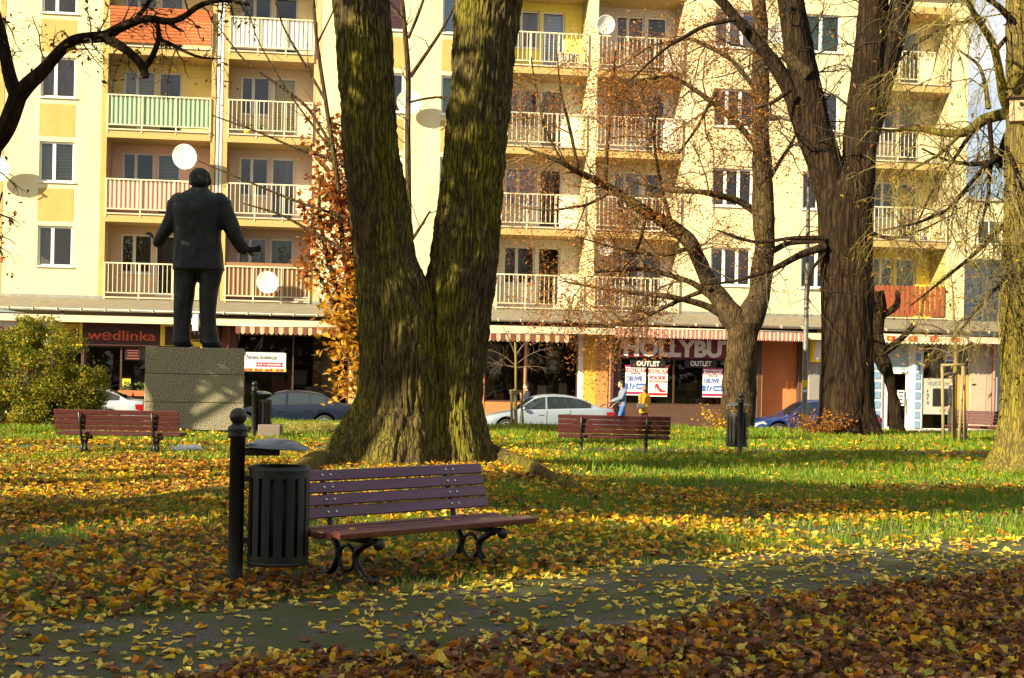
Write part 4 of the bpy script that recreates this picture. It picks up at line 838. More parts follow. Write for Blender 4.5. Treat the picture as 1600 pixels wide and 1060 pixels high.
def unit(v): return v/np.maximum(np.linalg.norm(v, axis=-1, keepdims=True), 1e-9)
class Tree:
    def __init__(s, seed): s.r = np.random.default_rng(seed); s.tw = []; s.tips = []
    def resample(s, pts, rad, step):
        pts = np.array([tuple(p) for p in pts], float); rad = np.array(rad, float); L = np.r_[0, np.cumsum(np.linalg.norm(np.diff(pts, axis=0), axis=1))]
        n = max(3, int(L[-1]/step)+1); t = np.linspace(0, L[-1], n)
        # Catmull-Rom style smoothing
        P_ = np.stack([np.interp(t, L, pts[:, i]) for i in range(3)], -1)
        for _ in range(2): P_[1:-1] = P_[1:-1]*.5+(P_[:-2]+P_[2:])*.25
        return P_, np.interp(t, L, rad)
    def spawn(s, pts, rad, lvl, cfg, t0=.15):
        pts = np.asarray(pts); L = np.r_[0, np.cumsum(np.linalg.norm(np.diff(pts, axis=0), axis=1))]; r = s.r
        n = r.poisson(max(0, L[-1]*(1-t0)*cfg['n'][lvl]))
        for _ in range(n):
            t = r.uniform(t0, 1)*L[-1]; i = min(np.searchsorted(L, t), len(pts)-1); i = max(i, 1); f = (t-L[i-1])/max(L[i]-L[i-1], 1e-6)
            p = pts[i-1]*(1-f)+pts[i]*f; tan = unit(pts[i]-pts[i-1]); pr = rad[i-1]*(1-f)+rad[i]*f
            d = r.normal(0, 1, 3); d -= tan*d.dot(tan); d = unit(d); d = unit(d*cfg.get('side', 1.0)+tan*cfg.get('fwd', .6)+np.array(cfg.get('trop', (0, 0, .15))))
            ln = cfg['len'][lvl]*r.uniform(.45, 1.25)*(1-.35*t/L[-1]); rr = min(pr*.6, cfg['rad'][lvl])
            k = 5; q = [p]; dd = d.copy()
            for j in range(1, k):
                dd = unit(dd+r.normal(0, cfg.get('wob', .22), 3)+np.array(cfg.get('droop', (0, 0, 0)))*j/k); q.append(q[-1]+dd*ln/(k-1))
            q = np.array(q); ra = rr*np.array([1, .82, .66, .48, .25]); s.tw.append((q, ra))
            if lvl+1 < len(cfg['n']): s.spawn(q, ra, lvl+1, cfg, .2)
            else:
                for j in range(1, k): s.tips.append((q[j], dd))
    def twigs(s, parent, mat, name='twig_crown', sides=3):
        if not s.tw: return
        Q = np.array([q for q, _ in s.tw]); Ra = np.array([a for _, a in s.tw]); n, k, _ = Q.shape
        T = unit(np.gradient(Q, axis=1)); up = np.where(np.abs(T[:, :1, 2:3]) > .9, np.array([1., 0, 0]), np.array([0, 0, 1.])); U = unit(np.cross(T, up)); Wv = np.cross(T, U)
        an = 2*np.pi*np.arange(sides)/sides
        V = Q[:, :, None]+(U[:, :, None]*np.cos(an)[:, None]+Wv[:, :, None]*np.sin(an)[:, None])*Ra[:, :, None, None]
        f = []
        for i in range(k-1):
            for j in range(sides): f.append((i*sides+j, i*sides+(j+1) % sides, (i+1)*sides+(j+1) % sides, (i+1)*sides+j))
        Fc = (np.array(f)[None]+(np.arange(n)*k*sides)[:, None, None]).reshape(-1, 4)
        return setp(link(name, mesh_np(name, V.reshape(-1, 3), Fc, mat, smooth=True), parent), kind='stuff')
    def limb(s, parent, pts, rad, mat, name='branch', sides=10, step=.25, cfg=None, rough=.08, t0=.15):
        q, ra = s.resample(pts, rad, step); n = len(q)
        T = unit(np.gradient(q, axis=0)); up = np.where(np.abs(T[:, 2:3]) > .97, np.array([1., 0, 0]), np.array([0, 0, 1.])); U = unit(np.cross(T, np.array([.31, .95, .05]))); Wv = np.cross(T, U)
        an = 2*np.pi*np.arange(sides)/sides
        rr = ra[:, None]*(1+rough*2*vnoise(np.cos(an)[None]*1.3+q[:, :1]*2, np.sin(an)[None]*1.3, q[:, 2:3]*1.6, 5)+rough*vnoise(an[None]*3, q[:, 2:3]*5, q[:, :1]*3, 6))
        V = q[:, None]+(U[:, None]*np.cos(an)[:, None]+Wv[:, None]*np.sin(an)[:, None])*rr[..., None]
        f = [(i*sides+j, i*sides+(j+1) % sides, (i+1)*sides+(j+1) % sides, (i+1)*sides+j) for i in range(n-1) for j in range(sides)]
        o = link(name, mesh_np(name, V.reshape(-1, 3), f, mat, smooth=True), parent)
        if cfg: s.spawn(q, ra, 0, cfg, t0)
        return o
    def foliage(s, parent, frac, size, pal, name='leaf_crown', spread=.06, asp=.6, per=1, zgrad=None):
        r = s.r; tp = [t for t in s.tips if r.random() < frac]
        if not tp: return
        pos = np.repeat(np.array([p for p, _ in tp]), per, 0); n = len(pos); pos = pos+r.normal(0, spread, (n, 3))
        return leafcloud(name, parent, pos, size, pal, r, asp, zgrad)
def leafcloud(name, parent, pos, size, pal, r, asp=.6, zgrad=None, mat='foliage'):
    n = len(pos); rm = rotmats(n, 1.0, r); sz = size*r.uniform(.6, 1.35, n)
    sv = np.array([(0, -.5, 0), (-.5*asp, -.05, .06), (0, .55, -.04), (.5*asp, -.05, .06)]); v = np.einsum('nij,vj->nvi', rm, sv)*sz[:, None, None]+pos[:, None]
    pal = np.array(pal); c = pal[r.integers(0, len(pal), n)]
    if zgrad is not None:
        z0, z1, lowpal = zgrad; w = np.clip((pos[:, 2]-z0)/(z1-z0), 0, 1)+r.normal(0, .15, n); lp = np.array(lowpal); c = np.where((w < .5)[:, None], lp[r.integers(0, len(lp), n)], c)
    c = c*r.uniform(.7, 1.25, (n, 1)); f = (np.array([(0, 3, 2), (0, 2, 1)])[None]+(np.arange(n)*4)[:, None, None]).reshape(-1, 3)
    return setp(link(name, mesh_np(name, v.reshape(-1, 3), f, MAT[mat], np.repeat(c, 4, 0)), parent), kind='stuff')
def PX(rows, Y, dy=None):                              # [(px, py, width_px)] -> points, radii, at Y metres
    pts, rad = [], []
    for i, r in enumerate(rows):
        y = Y+(r[3] if len(r) > 3 else 0); pts.append(P(r[0], r[1], y)); rad.append(r[2]*y/FPX/2)
    return pts, rad

# ---------------------------------------------------------------- the big twin-stemmed linden
LY0 = 19.3
lin_ = thing('linden_tree', 'huge twin trunked mossy tree right behind the nearest bench', 'tree', (0, 0, 0))
def stem(rows, yo, seed, flare_lobes):
    rows = [r for r in rows]; py = np.array([r[0] for r in rows], float); l = np.array([r[1] for r in rows], float); rr = np.array([r[2] for r in rows], float)
    n, m = 470, 200; ys = np.linspace(py[0], py[-1], n); L_ = np.interp(ys, py, l); R_ = np.interp(ys, py, rr)
    for _ in range(30): L_[1:-1] = (L_[:-2]+L_[2:])/2; R_[1:-1] = (R_[:-2]+R_[2:])/2
    Y = LY0+yo; sc = Y/FPX
    c = np.array([P((a+b)/2, y, Y) for a, b, y in zip(L_, R_, ys)]); hw = (R_-L_)/2*sc*(.925+.085*np.clip((1.7-c[:, 2])/1.2, 0, 1))
    th = np.linspace(0, 2*np.pi, m, endpoint=False); C, S = np.cos(th)[None], np.sin(th)[None]; z = c[:, 2:3]
    fl = np.clip((1.6-z)/1.6, 0, 1)**1.6
    lob = 0
    for k, (ang, wd, amp) in enumerate(flare_lobes): dth = (th[None]-ang+np.pi) % (2*np.pi)-np.pi; lob = lob+amp*np.exp(-(dth/wd)**2)
    r = hw[:, None]*(1+.06*vnoise(C*1.2, S*1.2, z*.55, seed)+.055*vnoise(C*2.6, S*2.6, z*.8, seed+1)-fl*.10)+fl*lob*.55*hw[:, None]
    arc = th[None]*.62
    wv = .06*fbm(C*3, S*3, z*1.3, 3, seed+6)
    rid = np.abs(fbm((C+wv)*12, (S+wv)*12, z*2.6, 3, seed+2)); rid2 = np.abs(vnoise((C+wv)*26, (S+wv)*26, z*8, seed+3)); fine = vnoise(C*45, S*45, z*20, seed+4)
    r = r+.050*np.minimum(rid*2.2, 1)-.02+.016*rid2+.006*fine+.02*fbm(C*3, S*3, z*2.2, 3, seed+5)
    x = c[:, :1]+r*C; y = c[:, 1:2]+r*S*.92; V = np.stack([x, y, z+0*x], -1).reshape(-1, 3)
    i, j = np.meshgrid(np.arange(n-1), np.arange(m), indexing='ij'); k = (j+1) % m
    Fc = np.stack([i*m+j, (i+1)*m+j, (i+1)*m+k, i*m+k], -1).reshape(-1, 4)
    return link('trunk', mesh_np('trunk', V, Fc, MAT['bark_linden'], smooth=True), lin_)
stem([(-150, 514, 595), (0, 522, 605), (100, 527, 613), (200, 532, 621), (300, 543, 633), (400, 554, 649), (450, 558, 674), (500, 558, 692), (600, 563, 694), (640, 560, 696), (680, 548, 700), (705, 538, 704), (725, 528, 710), (748, 516, 716), (770, 508, 720)], -.10, 100, [(math.radians(195), .30, 1.25), (math.radians(222), .24, .7), (math.radians(262), .35, .42), (math.radians(300), .22, .30)])
stem([(-150, 721, 829), (0, 712, 817), (100, 706, 805), (200, 697, 797), (300, 687, 787), (400, 671, 780), (450, 660, 775), (500, 656, 769), (600, 656, 755), (640, 654, 754), (680, 654, 759), (705, 652, 764), (725, 650, 769), (748, 648, 775), (770, 646, 781)], .12, 200, [(math.radians(-18), .34, .75), (math.radians(-60), .26, .50), (math.radians(-105), .22, .34)])
T = Tree(5)
# roots over the grass
for rows in ([(545, 728, 70), (500, 742, 52), (430, 762, 34), (350, 782, 30), (230, 792, 26), (110, 800, 22), (10, 813, 16)], [(765, 742, 46), (815, 748, 34), (870, 764, 24), (930, 782, 14)]):
    pts = []
    for (px, py, w) in rows:
        u, v = unroll(px, py); Yg = -CAM_H*FPX/v; pts.append((u*Yg/FPX, Yg, w)); 
    q = [(x, y, gzf(x, y)+.00+.2*w*y/FPX*.3) for x, y, w in pts]; T.limb(lin_, q, [w*y/FPX/2 for x, y, w in pts], MAT['bark_moss'] if rows[0][0] == 545 else MAT['bark_linden'], 'root', 14, .08, rough=.16)
# burr and hollow at the fork
#T.limb(lin_, [P(664, 404, LY0-.45), P(668, 430, LY0-.62), P(664, 470, LY0-.6), P(658, 540, LY0-.5)], [.16, .22, .20, .14], MAT['bark_linden'], 'burr', 18, .08, rough=.25)
#hol = MB().ell(P(697, 700, LY0-.40), (.07, .07, .25), 16, 12); hol.build('hollow', MAT['dark'], lin_)
# limbs above the frame
cfg = dict(n=[.9, 1.6], len=[2.6, 1.1], rad=[.035, .012], trop=(0, 0, .2), fwd=.7)
for rows in ([(562, -140, 100), (540, -300, 80, -1), (480, -480, 60, -2), (430, -700, 30, -2)], [(562, -140, 90), (600, -320, 70, 1.5), (640, -520, 50, 2), (650, -760, 20, 3)], [(772, -140, 110), (820, -320, 80, 1), (900, -520, 50, 1), (980, -740, 24, 2)], [(772, -140, 90), (760, -340, 66, -1.5), (730, -560, 44, -2), (740, -760, 20, -2)]):
    T.limb(lin_, *PX(rows, LY0), MAT['bark_linden'], 'branch', 14, .3, cfg)
T.twigs(lin_, MAT['twig'])

# ---------------------------------------------------------------- dark tree reaching in from the upper left
T = Tree(21); tl = thing('locust_tree', 'dark crooked tree reaching in from the upper left with drooping dry leaves', 'tree'); D = 16.0
cfg = dict(n=[9, 10], len=[.7, .32], rad=[.012, .006], trop=(0, 0, -.05), wob=.35, droop=(0, 0, -.5))
for rows in ([(-300, 900, 60), (-240, 640, 52), (-160, 430, 44), (-60, 280, 34), (0, 216, 28), (14, 190, 26), (26, 152, 26)],
             [(26, 152, 25), (45, 130, 23), (68, 110, 21), (90, 82, 19), (112, 62, 18), (138, 57, 17), (165, 60, 16), (180, 45, 14), (200, 38, 13), (228, 28, 12), (262, 36, 11), (285, 30, 9), (310, 8, 8), (345, 0, 7), (390, 8, 4)],
             [(26, 152, 22), (14, 118, 20), (2, 60, 18), (-12, 0, 16), (-30, -80, 14)], [(165, 60, 14), (180, 68, 14), (200, 80, 13), (216, 96, 13), (226, 108, 13), (228, 122, 11)], [(226, 106, 9), (236, 94, 10), (246, 74, 9), (250, 58, 8), (246, 36, 7)],
             [(250, 62, 6), (268, 70, 6), (290, 82, 5), (312, 91, 4), (345, 92, 2)], [(205, 38, 8), (230, 10, 7), (240, -20, 6)], [(262, 36, 6), (280, 48, 4), (288, 50, 2)], [(0, 232, 8), (-12, 300, 6), (-6, 380, 4), (4, 400, 2)]):
    T.limb(tl, *PX(rows, D), MAT['bark_dark'], 'trunk' if rows[0][0] == -300 else 'branch', 12, .07, cfg if rows[0][0] != -300 else None, .12, .1)
T.twigs(tl, MAT['twig_black']); T.foliage(tl, .34, .075, [(.10, .05, .015), (.22, .12, .02), (.14, .065, .02), (.30, .22, .03), (.07, .035, .015)], spread=.05, asp=.45)

# ---------------------------------------------------------------- copper-leaved young tree and the slim one between the trunks
T = Tree(31); cb = thing('copper_leaved_tree', 'young tree with copper to golden leaves left of the twin trunks', 'tree'); D = 25.0
cfg = dict(n=[10, 9], len=[.75, .40], rad=[.012, .006], trop=(0, 0, .35), wob=.2, fwd=.9)
for rows, c in (([(572, 700, 16), (565, 600, 14), (552, 480, 12), (535, 380, 10), (525, 280, 8), (516, 200, 6)], cfg), ([(560, 560, 9), (535, 480, 8), (510, 400, 7), (498, 330, 6), (500, 280, 4)], cfg), ([(565, 600, 8), (545, 520, 7), (520, 470, 6), (492, 420, 4)], cfg), ([(560, 540, 8), (556, 440, 7), (548, 340, 6), (540, 240, 4)], cfg), ([(560, 600, 7), (542, 555, 6), (528, 520, 4)], cfg)):
    T.limb(cb, *PX(rows, D), MAT['bark_grey'], 'trunk' if rows[0][1] == 700 else 'branch', 8, .15, c, .06, .12)
zc0, zc1 = P(520, 520, D).z, P(520, 350, D).z
T.foliage(cb, 1.0, .125, [(.30, .085, .018), (.40, .13, .02), (.22, .06, .015), (.46, .19, .03)], spread=.10, asp=.62, per=2, zgrad=(zc0, zc1, [(.60, .36, .03), (.55, .27, .02), (.48, .20, .02)]))
n0 = len(T.tw)
cfg2 = dict(n=[1.6, 2.2], len=[.9, .4], rad=[.009, .005], trop=(0, 0, .2), wob=.14, fwd=1.2)
for rows in ([(530, 300, 8), (520, 230, 8), (506, 140, 7), (494, 60, 6), (488, -30, 5)], [(520, 230, 5), (480, 165, 5), (430, 130, 4), (380, 95, 3), (340, 40, 2)], [(524, 250, 5), (470, 235, 4), (400, 205, 3), (330, 180, 2)], [(540, 340, 5), (470, 318, 4), (390, 285, 3), (310, 252, 2)], [(545, 395, 6), (500, 370, 5), (440, 335, 4), (380, 318, 2)], [(510, 160, 5), (470, 90, 4), (440, 40, 3), (425, -20, 2)], [(495, 70, 4), (520, 20, 3), (540, -30, 2)], [(525, 245, 4), (450, 145, 3), (400, 60, 2), (385, 0, 2)]):
    T.limb(cb, *PX(rows, D-.4), MAT['bark_grey'], 'branch', 6, .15, cfg2, .05)
T.twigs(cb, MAT['twig'])
T = Tree(33); st = thing('slim_tree', 'slim bare tree rising between the two big trunks', 'tree'); D = 28.0
cfg = dict(n=[2.6, 3.0], len=[.9, .45], rad=[.014, .006], trop=(0, 0, .3), wob=.2, fwd=.6)
for rows in ([(668, 690, 12), (655, 560, 11), (640, 400, 10), (637, 250, 10), (638, 110, 9), (632, 40, 8), (625, -40, 7)], [(641, 120, 7), (665, 85, 6), (690, 50, 5), (710, 10, 3)], [(638, 60, 5), (655, 20, 5), (668, -20, 4)], [(640, 380, 6), (658, 355, 5), (672, 330, 3)], [(636, 40, 5), (615, 15, 4), (590, -20, 3)], [(640, 160, 4), (672, 150, 4), (700, 152, 3)]):
    T.limb(st, *PX(rows, D), MAT['bark_grey'], 'trunk' if rows[0][1] == 690 else 'branch', 8, .2, cfg, .05, .25)
T.twigs(st, MAT['twig_black']); T.foliage(st, .10, .09, [(.25, .10, .03), (.35, .17, .03)], spread=.05)

# ---------------------------------------------------------------- tree with rusty seed clusters, in front of the shoe shop
T = Tree(41); ta = thing('rusty_linden_tree', 'leaning forked tree with rusty orange seed clusters in front of the shoe shop', 'tree'); D = 39.0
gA = gzf(P(1150, 668, D).x, D)
cfg = dict(n=[3.6, 5.6, 6.6], len=[2.2, 1.25, .65], rad=[.028, .017, .0135], trop=(0, 0, -.04), wob=.24, fwd=.7, droop=(0, 0, -.30))
TR = [(1148, 690, 64), (1150, 665, 54), (1154, 620, 50), (1156, 580, 49), (1160, 540, 48), (1163, 505, 50)]
T.limb(ta, *PX(TR, D), MAT['bark_grey'], 'trunk', 26, .06, None, .10)
for rows, w in (([(1165, 512, 44), (1184, 470, 38), (1192, 420, 35), (1196, 350, 33), (1190, 260, 30), (1188, 160, 27), (1188, 60, 24), (1184, -40, 20), (1190, -160, 14), (1200, -300, 8)], 1),
                ([(1160, 512, 42), (1140, 488, 36), (1112, 452, 29), (1096, 415, 25), (1080, 380, 22), (1048, 352, 19), (1000, 325, 16), (960, 298, 13), (915, 275, 11), (870, 250, 7), (820, 232, 4)], 1), ([(1148, 500, 14), (1100, 476, 11), (1040, 462, 9), (960, 455, 6), (880, 440, 3)], 1), ([(1130, 478, 12), (1080, 440, 10), (1010, 420, 8), (930, 425, 5)], 1),
                ([(1196, 340, 13), (1150, 312, 11), (1100, 300, 9), (1050, 300, 6), (990, 285, 3)], 1), ([(1192, 240, 12), (1150, 190, 10), (1100, 150, 8), (1050, 118, 6), (1000, 125, 4), (950, 165, 2)], 1), ([(1190, 150, 10), (1140, 90, 8), (1080, 60, 6), (1020, 70, 3), (960, 110, 2)], 1), ([(1195, 400, 10), (1230, 380, 8), (1280, 378, 6), (1330, 372, 3)], 1),
                ([(945, 290, 7), (950, 220, 6), (955, 150, 5), (962, 80, 3)], 1), ([(905, 270, 6), (890, 200, 5), (875, 140, 3), (870, 80, 2)], 1), ([(1010, 330, 7), (1000, 380, 5), (975, 420, 3)], 1), ([(1085, 385, 8), (1040, 400, 6), (970, 390, 4), (900, 370, 2)], 1), ([(1190, 300, 9), (1220, 250, 7), (1240, 220, 5), (1260, 150, 3)], 1), ([(1050, 355, 8), (1030, 280, 6), (1020, 210, 4), (1030, 150, 3)], 1), ([(960, 298, 6), (920, 320, 5), (860, 330, 3), (815, 325, 2)], 1), ([(880, 255, 4), (850, 200, 4), (835, 130, 3), (830, 90, 2)], 1), ([(1110, 450, 8), (1060, 470, 7), (1000, 500, 5), (930, 512, 3), (880, 500, 2)], 1), ([(1120, 140, 6), (1090, 200, 5), (1060, 240, 3)], 1)):
    rows = [(r[0], r[1], r[2], R.uniform(-.8, .8) if i > 1 else 0) for i, r in enumerate(rows)]
    T.limb(ta, *PX(rows, D), MAT['bark_grey'] if rows[0][2] < 40 else MAT['bark_grey'], 'branch', 12 if rows[0][2] > 20 else 7, .14, cfg, .10, .28)
T.twigs(ta, M('rusty_twig', (.15, .08, .03), (.10, .055, .025), 3, .85)); T.foliage(ta, .34, .08, [(.42, .15, .02), (.50, .20, .025), (.32, .10, .02), (.24, .075, .02), (.52, .26, .04)], spread=.20, asp=.5, per=4)
def shoots(parent, base, n, h, spread, pal, size, seed, mat):
    T = Tree(seed); r = T.r
    for i in range(n):
        a = r.uniform(0, 6.28); p0 = np.array(base)+np.array([math.cos(a), math.sin(a), 0])*r.uniform(.05, .3)*spread; hh = h*r.uniform(.5, 1.1); q = [p0]
        for j in range(1, 5): q.append(p0+np.array([math.cos(a)*spread*r.uniform(.5, 1.3)*(j/4)**1.3, math.sin(a)*spread*.6*(j/4), hh*(j/4)*(1.25-.25*j/4)]))
        T.tw.append((np.array(q), .008*np.array([1, .8, .6, .5, .3]))); T.tips += [(x, None) for x in q[1:]]+[((q[k]+q[k+1])/2, None) for k in range(1, 4)]
    T.twigs(parent, mat, 'shoot'); T.foliage(parent, 1.0, size, pal, 'leaf_tuft', .05, .6, 3)
b0 = P(1128, 664, D-.4); sb = thing('basal_shoots', 'yellow leaved shoots around the foot of the rusty linden', 'shrub'); shoots(sb, (b0.x, b0.y, gzf(b0.x, b0.y)), 22, .75, .55, [(.62, .42, .03), (.55, .30, .02)], .085, 43, MAT['twig'])

# ---------------------------------------------------------------- thick dark tree in front of the photo shop
T = Tree(51); tb = thing('thick_dark_tree', 'thick dark furrowed trunk forking into three stems before the photo shop', 'tree'); D = 36.0
cfg = dict(n=[2.2, 4.0, 4.6], len=[2.1, 1.2, .6], rad=[.03, .016, .011], trop=(0, 0, .1), wob=.25, fwd=.5)
def fattrunk(parent, rows, D, mat, seed, n=260, m=110, lobes=6, name='trunk'):
    pts, rad = PX(rows, D); pts = np.array(pts); rad = np.array(rad); L = np.r_[0, np.cumsum(np.linalg.norm(np.diff(pts, axis=0), axis=1))]; t = np.linspace(0, L[-1], n)
    c = np.stack([np.interp(t, L, pts[:, i]) for i in range(3)], -1); rr = np.interp(t, L, rad)
    for _ in range(12): c[1:-1] = (c[:-2]+c[2:])/2; rr[1:-1] = (rr[:-2]+rr[2:])/2
    th = np.linspace(0, 2*np.pi, m, endpoint=False); C, S = np.cos(th)[None], np.sin(th)[None]; z = c[:, 2:3]; fl = np.clip((1.3-(z-c[:, 2].min()))/1.3, 0, 1)**1.5
    r = rr[:, None]*(1+.07*vnoise(C*1.5, S*1.5, z*.6, seed)+fl*.16*np.cos(th[None]*lobes+seed)+.05*vnoise(C*3, S*3, z, seed+1))+.035*np.minimum(np.abs(fbm(C*8, S*8, z*.8, 3, seed+2))*2.4, 1)+.014*vnoise(C*20, S*20, z*3, seed+3)-.02
    V = np.stack([c[:, :1]+r*C, c[:, 1:2]+r*S, z+0*r], -1).reshape(-1, 3); i, j = np.meshgrid(np.arange(n-1), np.arange(m), indexing='ij'); k = (j+1) % m
    return link(name, mesh_np(name, V, np.stack([i*m+j, i*m+k, (i+1)*m+k, (i+1)*m+j], -1).reshape(-1, 4), mat, smooth=True), parent)
fattrunk(tb, [(1326, 698, 150), (1325, 684, 122), (1325, 665, 98), (1324, 640, 88), (1324, 580, 82), (1323, 500, 79), (1322, 420, 78), (1321, 360, 82), (1320, 305, 82), (1319, 285, 68), (1318, 262, 40), (1318, 245, 6)], D, MAT['bark_dark'], 61)
for rows in ([(1308, 330, 58), (1296, 280, 56), (1280, 220, 52), (1263, 150, 50), (1248, 80, 46), (1238, 20, 42), (1228, -60, 38), (1215, -200, 30), (1200, -400, 14)], [(1290, 300, 36), (1274, 250, 34), (1252, 190, 31), (1236, 140, 29), (1205, 92, 26), (1165, 45, 22), (1125, 0, 19), (1095, -40, 16), (1040, -140, 10)],
             [(1332, 330, 58), (1340, 280, 54), (1346, 200, 50), (1353, 130, 48), (1360, 60, 46), (1366, -10, 44), (1372, -120, 38), (1385, -300, 20)], [(1344, 250, 40), (1362, 190, 38), (1380, 120, 38), (1396, 60, 36), (1410, 0, 34), (1424, -80, 30), (1445, -240, 16)]):
    fattrunk(tb, rows, D, MAT['bark_dark'], 70+rows[0][0] % 17, 150, 60, 0, 'stem'); q, ra = T.resample(*PX(rows, D), .3); T.spawn(q, ra, 0, cfg, .1)
T.limb(tb, *PX([(1262, 118, 20), (1244, 100, 18), (1226, 84, 17)], D-.35), MAT['bark_grey'], 'branch_stub', 12, .05, None, .1)
for rows in ([(1290, 385, 14), (1250, 398, 12), (1210, 420, 9), (1150, 440, 5), (1100, 445, 3)], [(1288, 372, 8), (1240, 372, 7), (1180, 380, 5), (1120, 360, 3)], [(1350, 360, 8), (1390, 375, 6), (1440, 360, 4), (1500, 330, 2)], [(1290, 395, 6), (1265, 425, 5), (1262, 470, 3)], [(1235, 140, 8), (1210, 160, 6), (1180, 170, 3)], [(1150, 30, 9), (1100, 40, 7), (1040, 75, 5), (980, 130, 2)]):
    T.limb(tb, *PX(rows, D-.5), MAT['bark_dark'], 'branch', 7, .15, cfg, .08, .2)
T.twigs(tb, MAT['twig_black']); T.foliage(tb, .05, .09, [(.35, .13, .02), (.45, .22, .03)], spread=.06)
b0 = P(1280, 676, D-.9); sb = thing('basal_shoots', 'rust coloured dry shoots at the foot of the thick dark trunk', 'shrub'); shoots(sb, (b0.x, b0.y, gzf(b0.x, b0.y)), 46, .62, .62, [(.45, .16, .02), (.38, .12, .02), (.52, .24, .03)], .07, 53, MAT['twig'])
b1 = P(1250, 676, D-.7); shoots(sb, (b1.x, b1.y, gzf(b1.x, b1.y)), 9, .55, .9, [(.40, .18, .06)], .03, 54, MAT['twig'])

# ---------------------------------------------------------------- lit mossy tree on the right edge
T = Tree(61); tr = thing('mossy_edge_tree', 'mossy yellow green tree cut by the right picture edge with drooping twigs', 'tree'); D = 22.0
fattrunk(tr, [(1591, 752, 150), (1593, 735, 116), (1597, 710, 96), (1599, 690, 86), (1601, 650, 78), (1603, 600, 74), (1603, 500, 70), (1603, 400, 66), (1603, 300, 62), (1601, 200, 54), (1597, 120, 46), (1591, 20, 38), (1585, -120, 28), (1581, -300, 12)], D, MAT['bark_moss'], 83, 240, 80, 5)
cfg = dict(n=[7.5, 9.0, 9.5], len=[1.5, .8, .45], rad=[.016, .009, .0075], trop=(0, 0, -.15), wob=.26, fwd=.6, droop=(0, 0, -.75))
for k, rows in enumerate(([(1612, 215, 26), (1592, 180, 22), (1573, 176, 20), (1552, 182, 18), (1533, 186, 17), (1518, 204, 15), (1495, 210, 13), (1462, 206, 11), (1430, 200, 9), (1398, 206, 6), (1360, 200, 3)], [(1576, 172, 16), (1568, 150, 15), (1562, 110, 14), (1553, 70, 12), (1535, 40, 10), (1515, 10, 9), (1500, -40, 7)], [(1612, 190, 16), (1590, 186, 13), (1574, 208, 11), (1564, 235, 10), (1562, 262, 9)],
             [(1562, 240, 8), (1530, 270, 7), (1480, 330, 6), (1430, 350, 4), (1380, 360, 3)], [(1564, 250, 8), (1520, 258, 7), (1480, 252, 5), (1440, 232, 3)], [(1573, 230, 7), (1586, 262, 6), (1592, 320, 5), (1594, 370, 3)], [(1545, 170, 8), (1540, 130, 7), (1530, 100, 5), (1500, 80, 3)], [(1500, 210, 8), (1470, 240, 6), (1430, 262, 4), (1390, 285, 2)], [(1556, 80, 7), (1580, 50, 6), (1600, 30, 4)], [(1608, 60, 14), (1560, 10, 10), (1500, -30, 8), (1430, -40, 5)], [(1612, 330, 12), (1570, 350, 9), (1520, 400, 6), (1470, 440, 4), (1420, 480, 2)], [(1612, 400, 10), (1575, 430, 7), (1530, 480, 4), (1490, 530, 2)], [(1545, 185, 8), (1550, 240, 6), (1545, 300, 5), (1530, 370, 3)], [(1533, 30, 7), (1480, 40, 5), (1430, 70, 4), (1390, 110, 2)], [(1520, 205, 7), (1490, 250, 6), (1455, 300, 4), (1420, 380, 2)])):
    rows = [(r[0], r[1], r[2], (i*.25*(-1 if k % 2 else .4))) for i, r in enumerate(rows)]
    T.limb(tr, *PX(rows, D), MAT['bark_moss'] if k in (0, 1, 6, 7) else MAT['bark_dark'], 'branch', 9, .08, cfg, .10, .15)
T.twigs(tr, MAT['twig_moss']); T.foliage(tr, .075, .085, [(.26, .11, .03), (.36, .17, .03), (.16, .07, .03), (.40, .30, .04)], spread=.05, asp=.4)
# nest box
nb = thing('nest_box', 'plain wooden nest box on the mossy tree at the right edge', 'nest box', P(1596, 172, D-.75), -.35)
w = M('nest_box_wood', (.46, .32, .20), (.36, .24, .14), 10, .7, stretch=(6, 6, 1)); MB().bx(-.17, .17, -.15, .15, -.19, .17, 0, .006).build('box', w, nb); MB().box((0, -.02, .19), (.42, .40, .03), 0, Matrix.Rotation(.12, 3, 'X'), .005).build('lid', MAT['brown'], nb)
MB().lathe([(.03, 0), (.03, .012)], 14, (0, -.163, .06), 0, True, Matrix.Rotation(math.pi/2, 3, 'X')).build('entrance_hole', MAT['dark'], nb); MB().bx(-.03, .03, .152, .72, -.1, .02).build('hanger', MAT['brown'], nb)

# ---------------------------------------------------------------- pollard
T = Tree(71); po = thing('pollarded_tree', 'small knobbly pollarded tree leaning left before the glass block door', 'tree'); D = 39.0
for rows in ([(1406, 690, 24), (1402, 665, 20), (1398, 630, 20), (1390, 595, 20), (1382, 572, 24), (1374, 550, 26), (1372, 525, 19), (1373, 500, 18), (1376, 478, 16), (1372, 455, 12)], [(1374, 555, 17), (1392, 545, 12), (1410, 528, 10), (1428, 508, 8)], [(1376, 495, 11), (1390, 488, 8), (1404, 476, 9), (1402, 455, 5)], [(1374, 500, 9), (1362, 470, 9), (1361, 440, 7)]):
    T.limb(po, *PX(rows, D), MAT['bark_dark'], 'trunk' if rows[0][1] == 690 else 'branch', 12, .07, dict(n=[9.0, 3], len=[.95, .4], rad=[.012, .006], trop=(0, 0, .8), wob=.15, fwd=.4) if rows[0][1] != 690 else None, .22, .55)
T.twigs(po, MAT['twig']); T.foliage(po, .04, .10, [(.60, .40, .03)], spread=.05)

